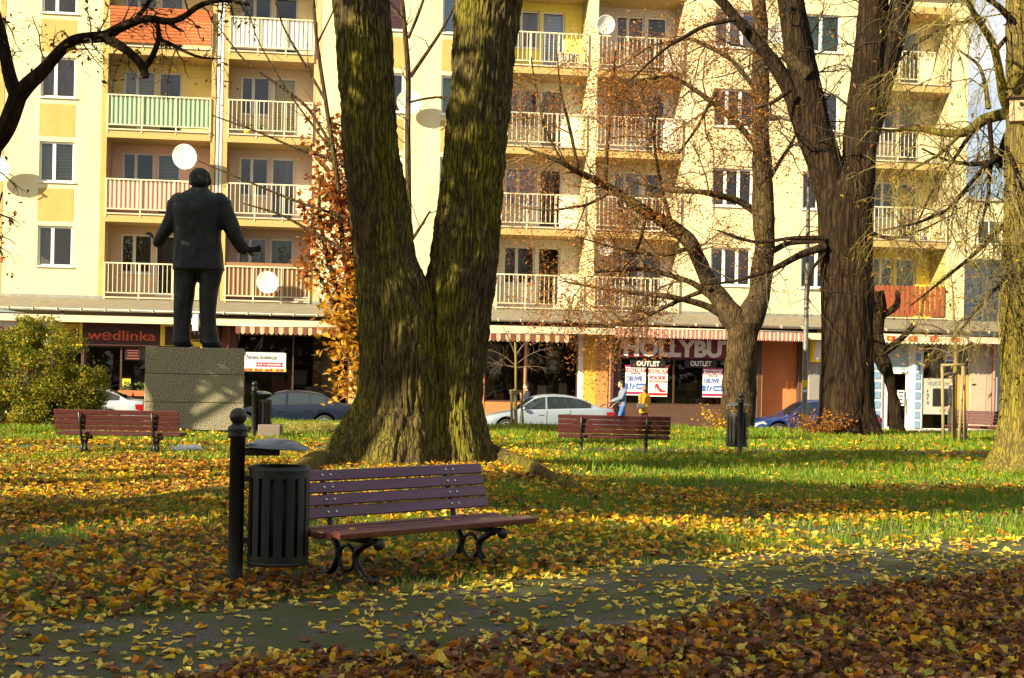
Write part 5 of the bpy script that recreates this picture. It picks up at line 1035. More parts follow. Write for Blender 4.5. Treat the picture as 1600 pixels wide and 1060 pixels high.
# ---------------------------------------------------------------- staked young trees
def staked(label, px, Y, stakes, stem_rows, crown, rails, leafpal, lsize, lfrac, seed, slabel):
    t = thing('young_tree', label, 'tree'); T = Tree(seed)
    for rows, c in stem_rows: T.limb(t, *PX(rows, Y), MAT['twig_moss' if rows is stem_rows[0][0] else 'twig'], 'trunk' if rows is stem_rows[0][0] else 'branch', 7, .12, c, .05, .3)
    T.twigs(t, MAT['twig']); 
    if lfrac: T.foliage(t, lfrac, lsize, leafpal, spread=.05, asp=.7)
    s = thing('tree_stakes', slabel, 'tree stakes'); m = MAT['stake']
    for (x0, y0, x1, y1, dy) in stakes:
        a, b = P(x0, y0, Y+dy), P(x1, y1, Y+dy); g = gzf(a.x, a.y); a.z = g-.05; MB().tube([a, b], [.038, .034], 9).build('stake', m, s)
    for (x0, y0, d0, x1, y1, d1) in rails: MB().tube([P(x0, y0, Y+d0), P(x1, y1, Y+d1)], .03, 8).build('rail', m, s)
MAT['stake'] = M('stake_wood', (.30, .22, .10), (.22, .16, .07), 6, .8, stretch=(6, 6, 1))
cb_ = dict(n=[14, 9], len=[.62, .32], rad=[.010, .008], trop=(0, 0, .0), wob=.2, fwd=.7)
staked('young bare tree with stakes in front of the silver car', 806, 37.8, [(800, 668, 799, 609, -.3), (818, 668, 814, 613, .3), (805.5, 668, 804, 608, .0)], [([(807, 668, 4), (806, 610, 4), (806, 560, 4), (805, 535, 3)], None), ([(806, 572, 2), (790, 558, 1.6), (772, 548, 1.2), (758, 546, .8)], cb_), ([(806, 570, 2), (824, 556, 1.6), (846, 546, 1.2), (862, 545, 1)], cb_), ([(806, 556, 3), (798, 536, 2), (792, 522, 1)], cb_), ([(806, 556, 3), (818, 538, 2), (830, 528, 1)], cb_), ([(806, 575, 3), (835, 572, 1.2), (855, 576, 1)], cb_), ([(806, 574, 3), (780, 570, 1.2), (762, 566, 1)], cb_)], None, [(797, 611, -.3, 816, 612, .3), (797, 615, -.25, 810, 615, 0)], None, .1, 0, 81, 'three wooden stakes around the young tree before the silver car')
cy_ = dict(n=[5, 4], len=[.7, .35], rad=[.007, .004], trop=(0, 0, -.2), wob=.25, fwd=.8, droop=(0, 0, -.3))
staked('young staked tree with a few yellow leaves beside the right hand bench', 1491, 32.0, [(1474.5, 694, 1472, 573, -.3), (1498, 694, 1505, 572, -.35), (1508, 694, 1506, 572, .35)], [([(1491, 692, 8), (1492, 600, 8), (1494, 550, 6), (1491, 505, 4), (1488, 440, 2)], None), ([(1494, 560, 4), (1470, 545, 3), (1440, 545, 2), (1425, 552, 1)], cy_), ([(1494, 552, 4), (1520, 540, 3), (1540, 535, 2), (1555, 545, 1)], cy_), ([(1493, 530, 3), (1465, 510, 3), (1440, 505, 2), (1410, 515, 1)], cy_), ([(1493, 525, 3), (1515, 500, 3), (1540, 480, 2)], cy_), ([(1492, 545, 3), (1478, 556, 2), (1455, 565, 1)], cy_)], None, [(1470, 571, -.3, 1507, 570, -.35), (1473, 586, -.3, 1492, 583, .3), (1506, 572, -.35, 1506, 574, .35)], [(.62, .50, .05), (.50, .40, .05), (.45, .24, .05)], .13, .22, 82, 'three wooden stakes with rails around the yellow leaved young tree')

# ---------------------------------------------------------------- big round bush on the left
def bush(label, clumps, Y, pal, n, size, seed, name='bush'):
    b = thing(name, label, 'bush'); T = Tree(seed); r = T.r; pos = []
    g = gzf(P(clumps[0][0], 650, Y).x, Y)
    for (px, py, rx, ry, k) in clumps:
        c = np.array(P(px, py, Y)); rx_, rz_ = rx*Y/FPX, ry*Y/FPX; m = int(n*k); d = unit(r.normal(0, 1, (m, 3))); rad = r.uniform(.35, 1, m)**.45*(1+.28*fbm(d[:, 0]*2.2, d[:, 1]*2.2, d[:, 2]*2.2, 3, seed))
        p = c+d*rad[:, None]*np.array([rx_, rx_*.85, rz_]); keep = (p[:, 2] > g+.02) & (fbm(p[:, 0]*2.6, p[:, 1]*2.6, p[:, 2]*2.6, 2, seed+3) > -.22); pos.append(p[keep])
        for q in range(26):
            a = r.uniform(0, 6.28); e = c+unit(r.normal(0, 1, 3))*np.array([rx_, rx_*.85, rz_])*r.uniform(.6, 1.08); s0 = np.array([c[0]+r.normal(0, .15), Y+r.normal(0, .15), g-.05]); md = (s0+e)/2+r.normal(0, .12, 3)
            t = np.linspace(0, 1, 5)[:, None]; T.tw.append(((1-t)**2*s0+2*t*(1-t)*md+t*t*e, .012*np.array([1, .8, .6, .4, .2])))
    T.twigs(b, MAT['twig'], 'stem'); leafcloud('foliage', b, np.concatenate(pos), size, pal, r, .55); return b
bush('large rounded yellow green bush left of the statue plinth', [(62, 586, 80, 94, 1.0), (114, 612, 54, 66, .7), (10, 600, 60, 92, .7), (50, 650, 92, 40, .5), (125, 650, 44, 34, .3), (35, 530, 34, 40, .25)], 32.5, [(.22, .25, .02), (.36, .34, .03), (.13, .17, .02), (.50, .42, .03), (.40, .22, .02), (.09, .12, .015), (.17, .21, .02)], 26000, .062, 91)
# dry ornamental grass behind the twin trunk
og = thing('dry_grass_clump', 'straw coloured arching grass clump in front of the dark sedan', 'ornamental grass'); b0 = P(498, 682, 30.0); g0 = gzf(b0.x, b0.y); T = Tree(95)
for i in range(260):
    a = T.r.uniform(0, 6.28); p0 = np.array([b0.x+T.r.normal(0, .42), b0.y+T.r.normal(0, .15), g0]); hh = T.r.uniform(.16, .40); sp = T.r.uniform(.2, .6); t = np.linspace(0, 1, 5)[:, None]
    T.tw.append((p0+np.concatenate([math.cos(a)*sp*t**1.6, math.sin(a)*sp*t**1.6, hh*(1.7*t-.9*t*t)], 1), .006*np.array([1, .9, .7, .5, .2])))
T.twigs(og, M('straw', (.42, .32, .08), (.28, .26, .05), 2, .8), 'grass_blade')
# red-orange twig ends at the left frame edge
lt = thing('leafy_shrub', 'thin shrub with red orange leaves at the left picture edge', 'shrub'); T = Tree(97); D = 24.0; cfg = dict(n=[7, 6], len=[.4, .2], rad=[.006, .004], trop=(0, 0, .1), wob=.2)
for rows in ([(-60, 700, 8), (-40, 500, 7), (-20, 380, 5), (4, 300, 3)], [(-40, 500, 5), (-20, 420, 4), (2, 385, 2)]): T.limb(lt, *PX(rows, D), MAT['bark_grey'], 'branch', 6, .2, cfg, .05, .5)
T.twigs(lt, MAT['twig']); T.foliage(lt, .7, .10, [(.50, .12, .02), (.42, .16, .02)], spread=.05)

# ---------------------------------------------------------------- trees of the park beside and behind the viewer: they shade the foreground
def parktree(x, y, zc, r, rz, seed, n, label, dens=0.0):
    t = thing('park_tree', label, 'tree', (0, 0, 0), 0, 'park trees around the viewer'); T = Tree(seed); g = gzf(x, y); rr = T.r
    T.limb(t, [(x, y, g-.2), (x+.1, y, g+1.2), (x+.05, y+.1, zc*.6), (x-.1, y, zc+rz*.9)], [.34, .27, .20, .04], MAT['bark_dark'], 'trunk', 14, .3, None, .08)
    d = unit(rr.normal(0, 1, (n, 3))); rad = rr.uniform(0, 1, n)**.40; p = np.array([x, y, zc])+d*rad[:, None]*np.array([r, r, rz])
    p = p[fbm(p[:, 0]*.9, p[:, 1]*.9, p[:, 2]*.9, 3, seed) > dens]
    for q in range(46):
        e = p[rr.integers(0, len(p))]; s0 = np.array([x, y, zc*rr.uniform(.45, .9)]); md = (s0+e)/2+np.array([0, 0, .3]); t_ = np.linspace(0, 1, 5)[:, None]; T.tw.append(((1-t_)**2*s0+2*t_*(1-t_)*md+t_*t_*e, .07*np.array([1, .8, .6, .4, .15])))
    T.twigs(t, MAT['twig'], 'limb'); leafcloud('leaf_crown', t, p, .24, [(.40, .28, .03), (.30, .14, .03), (.30, .30, .04)], rr, .75)
def shade(gx_, gy_, zc, r, rz, seed, n=7000, dens=-.12, label=None):
    t = zc/math.tan(SUN_EL); parktree(gx_-math.sin(SUN_AZ)*t, gy_-math.cos(SUN_AZ)*t, zc, r, rz, seed, n, label or 'leafy autumn park tree standing beside or behind the viewer', dens)
shade(-.9, 9.6, 7.5, 2.7, 1.3, 301, 7500)
shade(3.6, 8.4, 7.5, 2.9, 1.4, 302, 8000)
shade(-2.8, 6.0, 7.0, 2.6, 1.3, 303, 7000)
shade(-4.2, 12.4, 7.0, 2.3, 1.1, 304, 4800)
shade(1.4, 16.6, 8.0, 2.1, 1.1, 305, 4600)
shade(5.0, 16.9, 8.0, 1.7, .8, 306, 3400)
parktree(-10.8, 11.9, 9.4, 2.4, 2.4, 307, 3400, 'leafy autumn park tree standing beside or behind the viewer', .10)
parktree(-14.2, 24.4, 8.0, 2.4, 2.6, 308, 8000, 'leafy autumn park tree standing beside or behind the viewer', -.12)
for i, (x, y, zc) in enumerate(((9, -7, 8), (17, -3, 8), (0, -13, 9), (-6, -22, 9), (24, -14, 9), (12, -22, 9))): parktree(x, y, zc, 4.2, 4.0, 320+i, 4200, 'leafy autumn park tree standing beside or behind the viewer', -.3)

fw = np.random.default_rng(5); nfw = 9000; x_ = fw.uniform(-75, 70, nfw); z_ = fw.uniform(0, 1, nfw)**.8*(9.5+2.5*vnoise(x_*.16, 0, 0, 3)); y_ = -34+fw.uniform(-4, 4, nfw)
o = leafcloud('far_wood', None, np.stack([x_, y_, z_], -1), 1.3, [(.10, .08, .02), (.16, .10, .03), (.07, .07, .02)], fw, .8); o['label'] = 'row of autumn woodland closing the park behind the viewer'; o['category'] = 'woodland'

where = ['nearest on the left of the viewer, leaning over the bench side', 'close on the left, shading the right end of the path', 'close behind the left shoulder of the viewer', 'on the left lawn shading the leaves before the bin', 'on the left lawn shading the foot of the twin trunk', 'just outside the left frame edge, shading the middle lawn', 'left of the frame, shading the stems of the twin trunk', 'left of the round bush, shading the statue', 'behind the viewer on the right, nearest', 'far to the right of the viewer by the path', 'straight behind the viewer', 'farthest behind the viewer on the left', 'farthest behind the viewer on the right', 'behind the viewer, far back and slightly right']
pk = [o for o in bpy.data.objects if o.name.split('.')[0] == 'park_tree']; pk.sort(key=lambda o: o.name)
for o, w_ in zip(pk, where): o['label'] = 'leafy park tree '+w_
# ================================================================ benches
MAT['bench_wood'] = M('varnished_bench_wood', (.055, .012, .013), (.090, .022, .020), 7, .6, bump=.12, bscale=60, stretch=(1, 9, 9), coat=.0, spec=.3)
MAT['bench_wood_near'] = M('sky_tinted_varnished_wood', (.080, .018, .055), (.120, .030, .080), 7, .34, bump=.15, bscale=60, stretch=(1, 9, 9), coat=.3, c3=(.06, .02, .02), s3=2.0, lo3=.55, hi3=.75)  # purple sheen of the reflected sky is painted into this wood's base colour
MAT['bench_seat_near'] = M('red_brown_varnished_wood', (.110, .028, .024), (.165, .048, .034), 7, .36, bump=.15, bscale=60, stretch=(1, 9, 9), coat=.25, c3=(.07, .022, .02), s3=2.0, lo3=.55, hi3=.75)
MAT['iron'] = M('black_cast_iron', (.008, .009, .010), (.014, .015, .017), 20, .40, bump=.15, bscale=60)
MAT['bolt'] = M('zinc_bolt', (.6, .6, .62), rough=.3, metal=.8)
def make_bench(label, loc, rotz, detail=False):
    t = thing('park_bench', label, 'bench', loc, rotz, 'slatted park benches'); L2 = .90 if detail else .97; wood = MAT['bench_wood_near' if detail else 'bench_wood']
    # side profile in y (front is -y) and z
    for i in range(5):
        y = -.28+i*.098; z = .335+.02*abs(i-2.2)**1.3*.35
        o = MB().box((0, y, z), (2*L2, .083, .042), 0, Matrix.Rotation([.16, .05, 0, -.04, -.10][i], 3, 'X'), .006).build('seat_slat', MAT['bench_seat_near'] if detail else wood, t)
    tilt = .30; by, bz = .205, .455
    for i in range(4):
        s = i*.085; y = by+s*math.sin(tilt); z = bz+s*math.cos(tilt)-.01
        o = MB().box((0, y, z), (2*L2, .026, .074), 0, Matrix.Rotation(-tilt, 3, 'X'), .005).build('backrest_slat', wood, t)
        if detail:
            bm = MB().lathe([(.0105, 0), (.010, .004), (.005, .007)], 8, (0, 0, 0), 0, True, Matrix.Rotation(math.pi/2-tilt, 3, 'X')).mesh('bolt', MAT['bolt'])
            for x in (-.60, -.53, .53, .60): link('bolt', bm, o, (x, y-.0135*math.cos(tilt), z+.0135*math.sin(tilt)))
    for sx in (-.565, .565):
        fr = MB(); r = .022
        fr.tube([(sx, -.27, .295), (sx, -.18, .265), (sx, -.09, .215), (sx, -.065, .18), (sx, -.085, .11), (sx, -.15, .05), (sx, -.21, .025), (sx, -.255, .03), (sx, -.275, .05)], [.020, .024, .026, .026, .026, .026, .026, .03, .034], 8)
        leg = fr.build('leg', MAT['iron'], t)
        fr = MB().tube([(sx, .20, .295), (sx, .15, .25), (sx, .115, .20), (sx, .12, .15), (sx, .16, .08), (sx, .22, .035), (sx, .275, .02), (sx, .31, .045)], [.020, .024, .026, .026, .026, .026, .03, .034], 8)
        fr.build('leg', MAT['iron'], t)
        MB().tube([(sx, .025+.082*math.cos(a), .155+.085*math.sin(a)) for a in np.linspace(0, 2*math.pi, 21)], .014, 7, cap=False).build('ring', MAT['iron'], t)
        fr = MB().tube([(sx, -.29, .295), (sx, -.1, .288), (sx, .12, .288), (sx, .195, .31), (sx, .215, .385), (sx, .24, .46), (sx, by+.33*math.sin(tilt)+.03, bz+.33*math.cos(tilt)-.08)], [.02, .02, .02, .022, .02, .019, .018], 8)
        MB().ell((sx, -.305, .275), .040, 12, 8).build('ball', MAT['iron'], fr.build('seat_support', MAT['iron'], t))
    return t
def ground_at(px, py):
    u, v = unroll(px, py); Y = -CAM_H*FPX/v; return u*Y/FPX, Y
def on_ground(x, y, dz=0): return (x, y, gzf(x, y)+dz)
make_bench('reddish slatted bench with sky-tinted back in front of the twin trunked tree, nearest the viewer', on_ground(-.66, 9.78, -.01), math.radians(45), True)
make_bench('dark red bench seen from behind, left, before the statue plinth', on_ground(-6.15, 22.2), math.radians(180.5))
make_bench('dark red bench seen from behind, in front of the silver car', on_ground(1.80, 24.6), math.radians(176))
x, y = P(1543, 690, 33.0).x, 33.0
make_bench('red bench facing the viewer beside the staked yellow leaved tree', on_ground(x, y), math.radians(-38))
# ================================================================ litter bins on posts
def slotted_can(r, h, n=15, th=.006):
    mb = MB(); z0, z1 = .06, h-.06; seg = n*6
    def ringp(rr, z, a): return Vector((rr*math.cos(a), rr*math.sin(a), z))
    for q in range(seg):
        a0, a1 = 2*math.pi*q/seg, 2*math.pi*(q+1)/seg; slot = (q % 6) in (2, 3)
        for (za, zb, op) in ((0, .06, False), (z0, z1, slot), (z1, h, False)):
            if op: continue
            mb.add([ringp(r, za, a0), ringp(r, za, a1), ringp(r, zb, a1), ringp(r, zb, a0), ringp(r-th, za, a0), ringp(r-th, za, a1), ringp(r-th, zb, a1), ringp(r-th, zb, a0)], [(0, 1, 2, 3), (5, 4, 7, 6), (0, 3, 7, 4), (1, 5, 6, 2), (3, 2, 6, 7), (0, 4, 5, 1)], 0, False)
    mb.lathe([(r+.007, h-.012), (r+.007, h+.012), (r-.01, h+.012), (r-.01, h-.012)], 40, (0, 0, 0), 0, True, None, False)
    mb.lathe([(r+.004, 0), (r+.004, .02)], 40, (0, 0, 0)); mb.lathe([(r+.004, z0-.012), (r+.004, z0+.004)], 40, cap=False)
    return mb
MAT['bin_black'] = M('bin_black_paint', (.007, .007, .007), (.013, .012, .011), 9, .5, bump=.08, bscale=40); MAT['bin_lid'] = M('bin_lid_grey_blue', (.09, .11, .14), (.14, .16, .19), 6, .28, .3, coat=.3); MAT['liner'] = M('bin_liner', (.006, .006, .006), rough=.7)
def make_bin(label, loc, rotz):
    t = thing('litter_bin', label, 'litter bin', loc, rotz, 'black litter bins on ball topped posts')
    MB().lathe([(.056, -.08), (.056, .02), (.049, .05), (.049, .96), (.062, .965), (.066, .98), (.058, .995), (.066, 1.01), (.064, 1.03), (.045, 1.045), (.034, 1.06)], 24).build('post', MAT['iron'], t)
    MB().ell((0, 0, 1.10), .056, 20, 14).build('finial_ball', MAT['iron'], t)
    bc = .27; can = slotted_can(.195, .62).build('bin_body', MAT['bin_black'], t, (0, bc, .15))
    MB().lathe([(.165, .03), (.172, .56)], 28).build('inner_liner', MAT['liner'], can)
    mb = MB()
    for z in (.30, .70): mb.bx(-.025, .025, .045, bc-.185, z-.02, z+.02)
    mb.build('mounting_bracket', MAT['bin_black'], t)
    rot = Matrix.Rotation(-.05, 3, 'X')
    MB().lathe([(.0, .058), (.07, .054), (.13, .040), (.18, .020), (.212, .0), (.214, -.008), (.205, -.006), (.12, .022), (.0, .03)], 36, (0, .25, .905), 0, True, rot, False).build('lid', MAT['bin_lid'], t)
    MB().bx(-.05, .05, .045, .27, .85, .895, 0, .005).build('lid_arm', MAT['bin_black'], t)
    return t
gx_, gy_ = ground_at(367, 915); make_bin('black slotted litter bin with blue grey lid left of the nearest bench', on_ground(gx_, gy_), math.radians(-82))
p = P(396, 684, 28.4); make_bin('black litter bin on a ball topped post right of the statue plinth', on_ground(p.x, 28.4), math.radians(-25))
gx_, gy_ = ground_at(1156, 712); make_bin('black litter bin on a ball topped post before the rusty linden', on_ground(gx_, gy_), math.radians(3))
# granite block and crumpled bag
p = P(422, 684, 28.6); o = MB().bx(-.23, .23, -.2, .2, -.03, .27, 0, .02).build('granite_block', M('granite_block', (.22, .17, .14), (.12, .09, .08), 60, .7, bump=.2, bscale=80), None, on_ground(p.x, 28.6), .05); setp(o, 'low brown granite block beside the far left litter bin', 'stone block')
gx_, gy_ = ground_at(292, 710); mb = MB(); mb.ell((0, 0, .09), (.22, .11, .075), 22, 12)
o = mb.build('plastic_bag', M('white_plastic', (.85, .85, .83), (.70, .70, .70), 12, .35), None, on_ground(gx_, gy_), .1)
for v in o.data.vertices:
    q = v.co; n_ = .45*float(fbm(q.x*11, q.y*11, q.z*16, 3, 7)); v.co = (q.x*(1+n_), q.y*(1+n_), max(0.03, q.z*(1+1.2*n_)))
setp(o, 'crumpled white plastic bag lying on the leaves by the far path', 'litter')

# ================================================================ monument
SY = 30.0; SS = FPX/SY
sx0, sx1 = P(228, 600, SY).x, P(380, 600, SY).x; scx = (sx0+sx1)/2; sw = sx1-sx0; zt = P(304, 543, SY).z; zb_ = P(304, 673, SY).z; g = gzf(scx, SY+.9)
MAT['plinth'] = M('plinth_granite', (.36, .32, .21), (.13, .12, .08), 38, .75, bump=.25, bscale=90, lo=.42, hi=.58, detail=3, c3=(.26, .25, .11), s3=1.1, lo3=.5, hi3=.75)
pl = thing('statue_plinth', 'square speckled granite plinth of three courses under the bronze statue', 'plinth', (scx, SY, g), math.radians(10.5))
MB().bx(-sw*.40, sw*.40, .17, 1.75, -.1, zb_-g-.004).build('base_block', MAT['concrete'], pl)
h_ = (zt-zb_)
for i, (f0, f1) in enumerate(((0, .335), (.335, .675), (.675, 1))): MB().bx(-sw/2+.004*i, sw/2-.004*i, 0, 1.9, zb_-g+h_*f0+.004, zb_-g+h_*f1-.004, 0, .012).build('stone', MAT['plinth'], pl)
MAT['bronze'] = M('dark_bronze', (.010, .012, .012), (.018, .021, .020), 5, .6, .2, spec=.3, bump=.35, bscale=24, c3=(.035, .075, .065), s3=1.4, lo3=.58, hi3=.74)
st_ = thing('statue', 'dark bronze statue of a man in jacket seen from behind, arms held out', 'statue', (scx, SY+.75, zt))
def sp(px, py, d=0.0):                          # statue space from photo pixels; d is towards the back of the picture
    q = P(px, py, SY+.75); return Vector((q.x-scx, d, q.z-zt))
def erings(mb, rows, n=28, mat=0):              # rows: centre, rx, ry, optional squareness
    rs = []
    for c, rx, ry in rows:
        rs.append([Vector(c)+Vector((rx*math.copysign(abs(math.cos(t))**.85, math.cos(t)), ry*math.copysign(abs(math.sin(t))**.85, math.sin(t)), 0)) for t in np.linspace(0, 2*math.pi, n, endpoint=False)])
    mb.rings(rs, mat, True, True); return mb
u_ = 1/SS
mb = MB()
# legs: trousers with a break over the shoes
for (rows) in ([(293, 420, 21), (290, 450, 16), (286.5, 480, 14.3), (285, 510, 13.2), (284, 528, 13.8), (284, 537, 15)], [(330, 420, 20), (326, 450, 16.3), (325, 480, 14.6), (325.5, 510, 14), (327, 528, 14.8), (328, 537, 16)]):
    erings(mb, [(sp(x, y), w*u_, w*u_*1.12) for x, y, w in rows])
mb.ell(sp(284, 539, .16), (15.5*u_, .36, .075), 16, 10); mb.ell(sp(329, 539, .16), (16*u_, .36, .075), 16, 10)
erings(mb, [(sp(310, 425), 37*u_, .34), (sp(310, 405), 37*u_, .36)])
# jacket body
erings(mb, [(sp(310.5, 422), 39.5*u_, .44), (sp(310.5, 421), 40.5*u_, .455), (sp(310, 400), 39.5*u_, .44), (sp(309, 375), 38*u_, .42), (sp(309, 350), 38.5*u_, .43), (sp(309, 330), 41*u_, .45), (sp(309, 315), 41.5*u_, .42), (sp(309.5, 307), 35*u_, .35), (sp(310.5, 301), 24*u_, .25), (sp(311.5, 296), 15*u_, .2)])
mb.ell(sp(280, 320), (17*u_, .24, .27), 14, 10); mb.ell(sp(342, 320), (17*u_, .24, .27), 14, 10)
# sleeves: down and outwards, forearms forward
mb.tube([sp(277, 318), sp(270, 336), sp(262, 353, .02), sp(253, 368, .06), sp(245, 378, .14), sp(241, 379, .20)], [.225, .20, .185, .165, .145, .13], 18)
mb.tube([sp(345, 318), sp(353, 338), sp(361, 357, .02), sp(370, 375, .06), sp(378, 388, .14), sp(381, 390, .20)], [.225, .20, .185, .165, .145, .13], 18)
# collar, neck, head
erings(mb, [(sp(311.5, 304), .27, .25), (sp(312, 297), .215, .22), (sp(312, 294), .20, .21)]); mb.tube([sp(312, 300), sp(312, 288, .03)], [.175, .165], 14)
mb.ell(sp(312, 283, .06), (.205, .25, .27), 20, 14)
mb.ell(sp(296.5, 283, .05), (.035, .07, .09), 8, 6); mb.ell(sp(327.5, 283, .05), (.035, .07, .09), 8, 6)
mb.ell(sp(312, 284, .31), (.045, .06, .075), 8, 6); mb.ell(sp(312, 276, .25), (.15, .06, .04), 10, 6); mb.ell(sp(312, 292, .24), (.08, .06, .03), 10, 6)
def shand(mb, wrist, dirv, side, s=1.0, up=Vector((0, 0, 1))):
    d = dirv.normalized(); w = d.cross(up).normalized()*side; n = w.cross(d).normalized()
    c = wrist+d*.11*s; mb.ell(c, (.075*s, .12*s, .038*s), 12, 8, 0, Matrix((w, d, n)).transposed())
    for i, (o, l) in enumerate(((-.055, .15), (-.018, .175), (.018, .165), (.052, .13))):
        b = wrist+d*.19*s+w*o*s; mb.tube([b, b+d*l*.5*s+w*o*.25*s+n*.012*s, b+d*l*s*.95+w*o*.35*s+n*.06*s], [.020*s, .018*s, .014*s], 8)
    b = wrist+d*.07*s-w*.06*s; mb.tube([b, b-w*.06*s+d*.06*s, b-w*.075*s+d*.14*s+n*.02*s], [.026*s, .022*s, .016*s], 8)
shand(mb, sp(242, 379, .20), Vector((-.52, .22, .62)), -1, 1.1); shand(mb, sp(380, 390, .20), Vector((.72, .25, .10)), 1, 1.1, Vector((.2, .9, .5)))
body = baked(mb, 'body', MAT['bronze'], .017, 5, st_)
co = np.zeros(len(body.data.vertices)*3); body.data.vertices.foreach_get('co', co); co = co.reshape(-1, 3)
mk = np.clip((co[:, 2]-.2)/.3, 0, 1)*np.clip((3.25-co[:, 2])/.2, 0, 1)
dsp = (-.012+.050*fbm(co[:, 0]*2.3, co[:, 1]*2.3, co[:, 2]*1.3, 3, 3)+.022*np.abs(fbm(co[:, 0]*7, co[:, 1]*7, co[:, 2]*2.4, 2, 9)))*mk
nn = np.zeros(len(co)*3); body.data.vertices.foreach_get('normal', nn); co = co+nn.reshape(-1, 3)*dsp[:, None]; body.data.vertices.foreach_set('co', co.ravel()); body.data.update()
mb = MB(); mb.ell(sp(312, 277.5, .02), (.228, .262, .215), 22, 14); mb.ell(sp(312, 284, -.09), (.205, .16, .15), 18, 10); mb.ell(sp(303, 271, .16), (.13, .12, .08), 14, 8)
hr = baked(mb, 'hair', MAT['bronze'], .016, 3, st_)
co = np.zeros(len(hr.data.vertices)*3); hr.data.vertices.foreach_get('co', co); co = co.reshape(-1, 3); nn = np.zeros(len(co)*3); hr.data.vertices.foreach_get('normal', nn)
co = co+nn.reshape(-1, 3)*(.016*vnoise(co[:, 0]*13, co[:, 1]*13, co[:, 2]*22, 4))[:, None]; hr.data.vertices.foreach_set('co', co.ravel())
rs = []
for k, z in enumerate((421.5, 419.5)):
    rs.append([Vector((sp(310.5, z).x+40.9*u_*math.copysign(abs(math.cos(t))**.85, math.cos(t)), .462*math.copysign(abs(math.sin(t))**.85, math.sin(t)), sp(310, z).z)) for t in np.linspace(0, 2*math.pi, 40, endpoint=False)])
MB().rings(rs, 0, True, False).build('jacket_hem', MAT['bronze'], st_)

